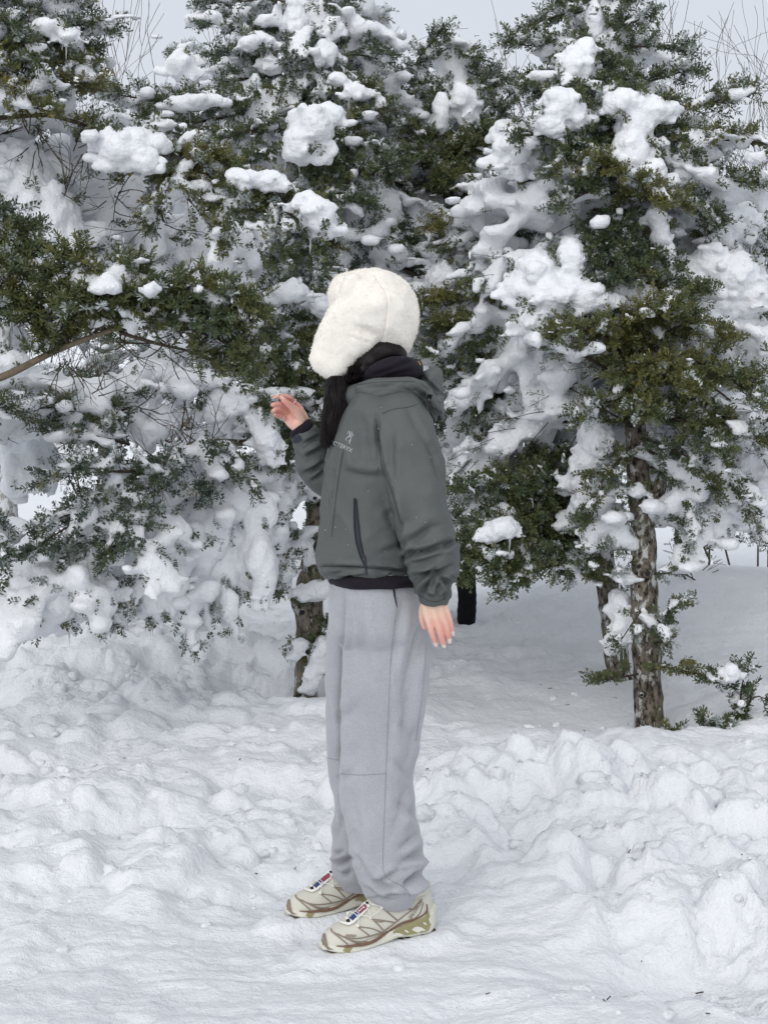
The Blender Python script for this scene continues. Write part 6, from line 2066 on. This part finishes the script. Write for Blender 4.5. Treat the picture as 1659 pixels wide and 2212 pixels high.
for bl, Y, ic in [([(275, 320, 52, 36, -20), (245, 310, 34, 24), (310, 345, 26, 24)], 5.42, 0), ([(525, 385, 38, 22), (575, 390, 40, 24), (610, 405, 26, 14)], 5.45, 0), ([(660, 440, 30, 22), (690, 470, 32, 36), (705, 500, 18, 20)], 5.42, 2), ([(335, 280, 44, 12, -12), (400, 305, 40, 14, -30)], 5.6, 0),
                  ([(50, 340, 50, 30), (70, 400, 50, 60), (110, 470, 60, 60), (150, 520, 40, 44), (40, 450, 30, 40), (20, 380, 40, 40)], 5.7, 0), ([(90, 250, 70, 20), (130, 265, 50, 20), (20, 250, 40, 18)], 5.75, 2), ([(30, 790, 34, 24), (-10, 800, 40, 30)], 5.15, 1), ([(200, 260, 30, 16)], 5.7, 1),
                  ([(110, 60, 34, 14), (150, 80, 24, 18), (60, 120, 30, 14)], 5.35, 3), ([(250, 410, 50, 24), (300, 470, 44, 30), (200, 430, 40, 30)], 6.0, 2), ([(120, 850, 50, 34), (200, 850, 60, 30), (60, 870, 40, 30)], 5.95, 2), ([(330, 810, 60, 30), (420, 820, 50, 26)], 6.1, 2), ([(470, 430, 30, 12), (430, 400, 26, 12)], 5.5, 1)]:
    D_.clump(bl, Y, ic)
D_.curtain(-40, 330, 260, 520, 5.95, 44, 741, 30, 60)
D_.curtain(240, 560, 430, 600, 6.05, 30, 742, 28, 50)
D_.curtain(-40, 360, 800, 930, 6.0, 34, 743, 34, 36)
D_.curtain(10, 130, 890, 1060, 6.15, 16, 745, 24, 44)
D_.curtain(-40, 200, 40, 220, 5.6, 20, 744, 20, 40)
D_.finish()
for c, Y, n, sdx, mn in (((60, 330), 5.6, 12, 51, (.3, 0, -.5)), ((180, 330), 5.65, 12, 52, (.2, 0, -.6)), ((250, 420), 5.7, 14, 53, (.4, 0, -.4)), ((120, 420), 5.6, 10, 54, (.5, 0, -.2)), ((330, 480), 5.7, 10, 55, (-.3, 0, -.6)), ((250, 730), 4.95, 12, 56, (.4, 0, -.25)), ((350, 750), 4.9, 14, 57, (.6, 0, -.1)), ((150, 790), 5.0, 8, 58, (.3, 0, -.3)), ((60, 280), 5.4, 10, 59, (.2, 0, -.3)), ((200, 850), 5.5, 10, 60, (.2, 0, .5))):
    twig_fan(D_, c, Y, n, sdx, .2, .6, mn)

# ---- firs further back
def back_fir(trunk, label, v0, v1, rows, per, reach, load, tint, seed, clumps=(), bark='bark', **kw):
    t = Tree('fir_tree', trunk, label, bark=bark)
    t.whorls(v0, v1, rows, per, reach, load, tint, seed, **kw)
    for bl, Y, ic in clumps: t.clump(bl, Y, ic)
    t.finish(.03, .036)
    return t
back_fir([(400, 1330, 9.6, .07), (402, 800, 9.6, .05), (402, 300, 9.6, .02), (401, 95, 9.6, .006)], 'small distant fir tip with snow on its shoulders, left of the tall centre crown', 118, 700, 8, 5, [.08, .38, .6, .9], .6, .25, 941,
         [([(395, 140, 30, 30), (415, 160, 18, 20)], 9.3, 0), ([(450, 215, 34, 16), (420, 220, 30, 14)], 9.2, 0)], needles=.8, dens=.8)
M['bark_pale'] = bark_mat('bark_pale', (.16, .15, .14), (.36, .35, .34), (.6, .62, .64), .5)
back_fir([(15, 1190, 9.4, .075), (15, 1000, 9.4, .07), (10, 700, 9.4, .05), (5, 300, 9.4, .02)], 'rimed pale trunk of a fir standing behind the snowbank at the left edge', 330, 930, 6, 4, [.3, .7, 1.0], 1.3, .28, 942, bark='bark_pale')
back_fir([(1790, 1280, 7.8, .07), (1790, 900, 7.8, .055), (1785, 400, 7.8, .03), (1780, 100, 7.8, .008)], 'snow-plastered fir just outside the right edge, its boughs hanging in', 330, 930, 7, 5, [.3, .6, .8, .95], 1.1, .28, 943)
back_fir([(760, 1270, 11.5, .09), (755, 700, 11.5, .06), (750, 150, 11.5, .02)], 'distant snowy fir seen through the gaps behind the person', 230, 900, 7, 4, [.3, .9, 1.3, 1.4], 1.1, .22, 944, needles=.5, dens=.5)
back_fir([(230, 1300, 12, .09), (230, 800, 12, .06), (228, 330, 12, .02)], 'distant snowy fir behind the left boughs', 400, 900, 6, 4, [.3, .9, 1.3], 1.1, .22, 945, needles=.5, dens=.5)
back_fir([(1480, 1250, 11, .09), (1480, 800, 11, .06), (1478, 330, 11, .02)], 'distant snowy fir behind the knotted trunk', 400, 880, 6, 4, [.3, .9, 1.2], 1.1, .22, 946, needles=.5, dens=.5)

# ---- leafless shrubs
def bare_tree(u, vb, Y, H, n, seed, label, mat='bare', spread=.35, depth=6, r0=.02):
    b = P(u, vb, Y); b[2] = gz(b[0], b[1]) - .05
    r = np.random.default_rng(seed)
    st = []
    for k in range(n):
        d = nrm(np.array([r.normal() * spread, r.normal() * .3, 1.0]))
        st.append((b + [r.normal() * .06, r.normal() * .06, 0], d, H * .28 * r.uniform(.8, 1.1), r0))
    t = root('bare_shrub', tuple(b), label, 'shrub', 'leafless shrubs behind the firs')
    build('stems', bare_twigs(st, seed, depth, spread=.36, upb=.35, shrink=.79, kids=(2, 3), rmin=.0017), M[mat], t)
bare_tree(235, 1280, 11.0, 6.4, 3, 61, 'leafless shrub with fine twigs against the sky at upper left', r0=.009)
bare_tree(1560, 1240, 10.5, 5.4, 3, 62, 'leafless shrub with fine twigs against the sky at upper right', r0=.009)
bare_tree(1660, 1240, 10.0, 5.0, 3, 63, 'leafless shrub at the right edge, taller of the two twiggy ones', r0=.009)
M['red_twig'] = plain('red_twig', (0.16, 0.085, 0.07), 0.9, 0.1, 60, 0.2, 0.3)
bare_tree(1735, 1240, 10.5, 3.4, 6, 64, 'reddish leafless shrub low at the right edge', 'red_twig', .35, 5, .006)
bare_tree(1480, 1262, 8.6, .55, 3, 65, 'small bare sapling poking out of the drift crest', 'bare', .9, 3, .006)

# ---- fir tips poking out of the snow
def sprig(base, pts, width, tint, label, load=.15):
    b = P(*base)
    t = root('fir_sapling', tuple(b), label, 'fir sapling', 'fir tips poking out of the snow')
    h = Tree.__new__(Tree); h.root = t; h.balls_c, h.balls_r, h.pads = [], [], []
    for p in pts:
        h.branch([b] + [P(*q) for q in p], width, load, tint, uvY=False, start=.05, kind=True, seed=int(p[-1][0]), dens=.8, shoot=.75, needles=.6)
    h.finish(.009)
    return h
s_ = sprig((1600, 1540, 6.0), [[(1600, 1500, 5.98), (1608, 1452, 5.96)], [(1630, 1505, 5.96), (1662, 1512, 5.93)], [(1585, 1520, 5.98), (1592, 1545, 5.93)]], .04, .35, 'branching fir sapling half buried in the drift right of the trunks')
s_.clump([(1570, 1455, 24, 18)], 5.98)
sprig((1568, 1470, 6.02), [[(1552, 1462, 6.0), (1545, 1458, 5.98)]], .04, .35, 'tiny fir tip under a snow cap left of the half buried sapling')
sprig((1545, 1590, 5.9), [[(1542, 1572, 5.88), (1535, 1562, 5.86)], [(1555, 1580, 5.86), (1560, 1590, 5.84)]], .04, .32, 'small dark fir tip in a hollow of the drift')
sprig((1415, 1600, 5.85), [[(1416, 1612, 5.8), (1414, 1628, 5.78)], [(1430, 1590, 5.85), (1440, 1585, 5.83)]], .03, .5, 'lone browning fir twig at the foot of the knotted trunk')

# ---- walker in black trousers behind the lower boughs
wb = P(985, 1330, 8.35); wg = gz(wb[0], wb[1])
walker = root('person', (wb[0], wb[1], wg), 'person in black trousers mostly hidden behind the fir boughs', 'person')
W = lambda u, v, dy=0: P(u, v, 8.35 + dy)
sh = Shells()
chain(sh, [W(1006, 1400), W(1008, 1340), W(1008, 1270), W(995, 1190), W(965, 1130)], [.045, .058, .062, .078, .10])
chain(sh, [W(925, 1400, .1), W(930, 1330, .1), W(935, 1260, .1), W(945, 1180, .08), W(955, 1130, .05)], [.045, .055, .062, .08, .10])
V, T, Q = sh.fuse(.011, 3)
legs = build('trousers', (wob(V, vnormals(V, T, Q), .008, 9, 601), T, Q), M['black_cloth'], walker)
sh = Shells()
chain(sh, [W(955, 1140), W(952, 1060), W(950, 980), W(948, 930)], [.145, .15, .16, .12], 1.6, 3)
chain(sh, [W(990, 945, .02), W(1004, 1010, .03), W(1000, 1080, .0)], [.065, .058, .05]); chain(sh, [W(905, 945, .02), W(893, 1010, .03), W(900, 1080, .0)], [.065, .058, .05])
V, T, Q = sh.fuse(.012, 3)
coat = build('coat', (wob(V, vnormals(V, T, Q), .010, 7, 602), T, Q), M['dark_coat'], walker)
sh = Shells()
chain(sh, [W(950, 1100), W(949, 960), W(948, 925), W(946, 905)], [.12, .11, .055, .05]); sh.add(*ellipsoids([W(945, 872), W(942, 882, -.03)], [[.078, .095, .11], [.05, .05, .07]], 3))
sh.add(*ellipsoids([W(1000, 1095, -.01), W(899, 1095, -.01)], [[.03, .035, .05]] * 2, 2))
chain(sh, [W(1006, 1400), W(1008, 1270), W(960, 1120)], [.03, .04, .06]); chain(sh, [W(925, 1400, .1), W(935, 1260, .1), W(955, 1120, .05)], [.03, .04, .06])
V, T, Q = sh.fuse(.012, 3)
gb = G(); gb.add(V, T, Q, .4); build('body', gb, M['skin'], walker, True, True)
V, F = ellipsoids([W(945, 862)], [[.09, .105, .10]], 3)
build('hair', (V, F, np.zeros((0, 4), int)), M['hair'], walker)
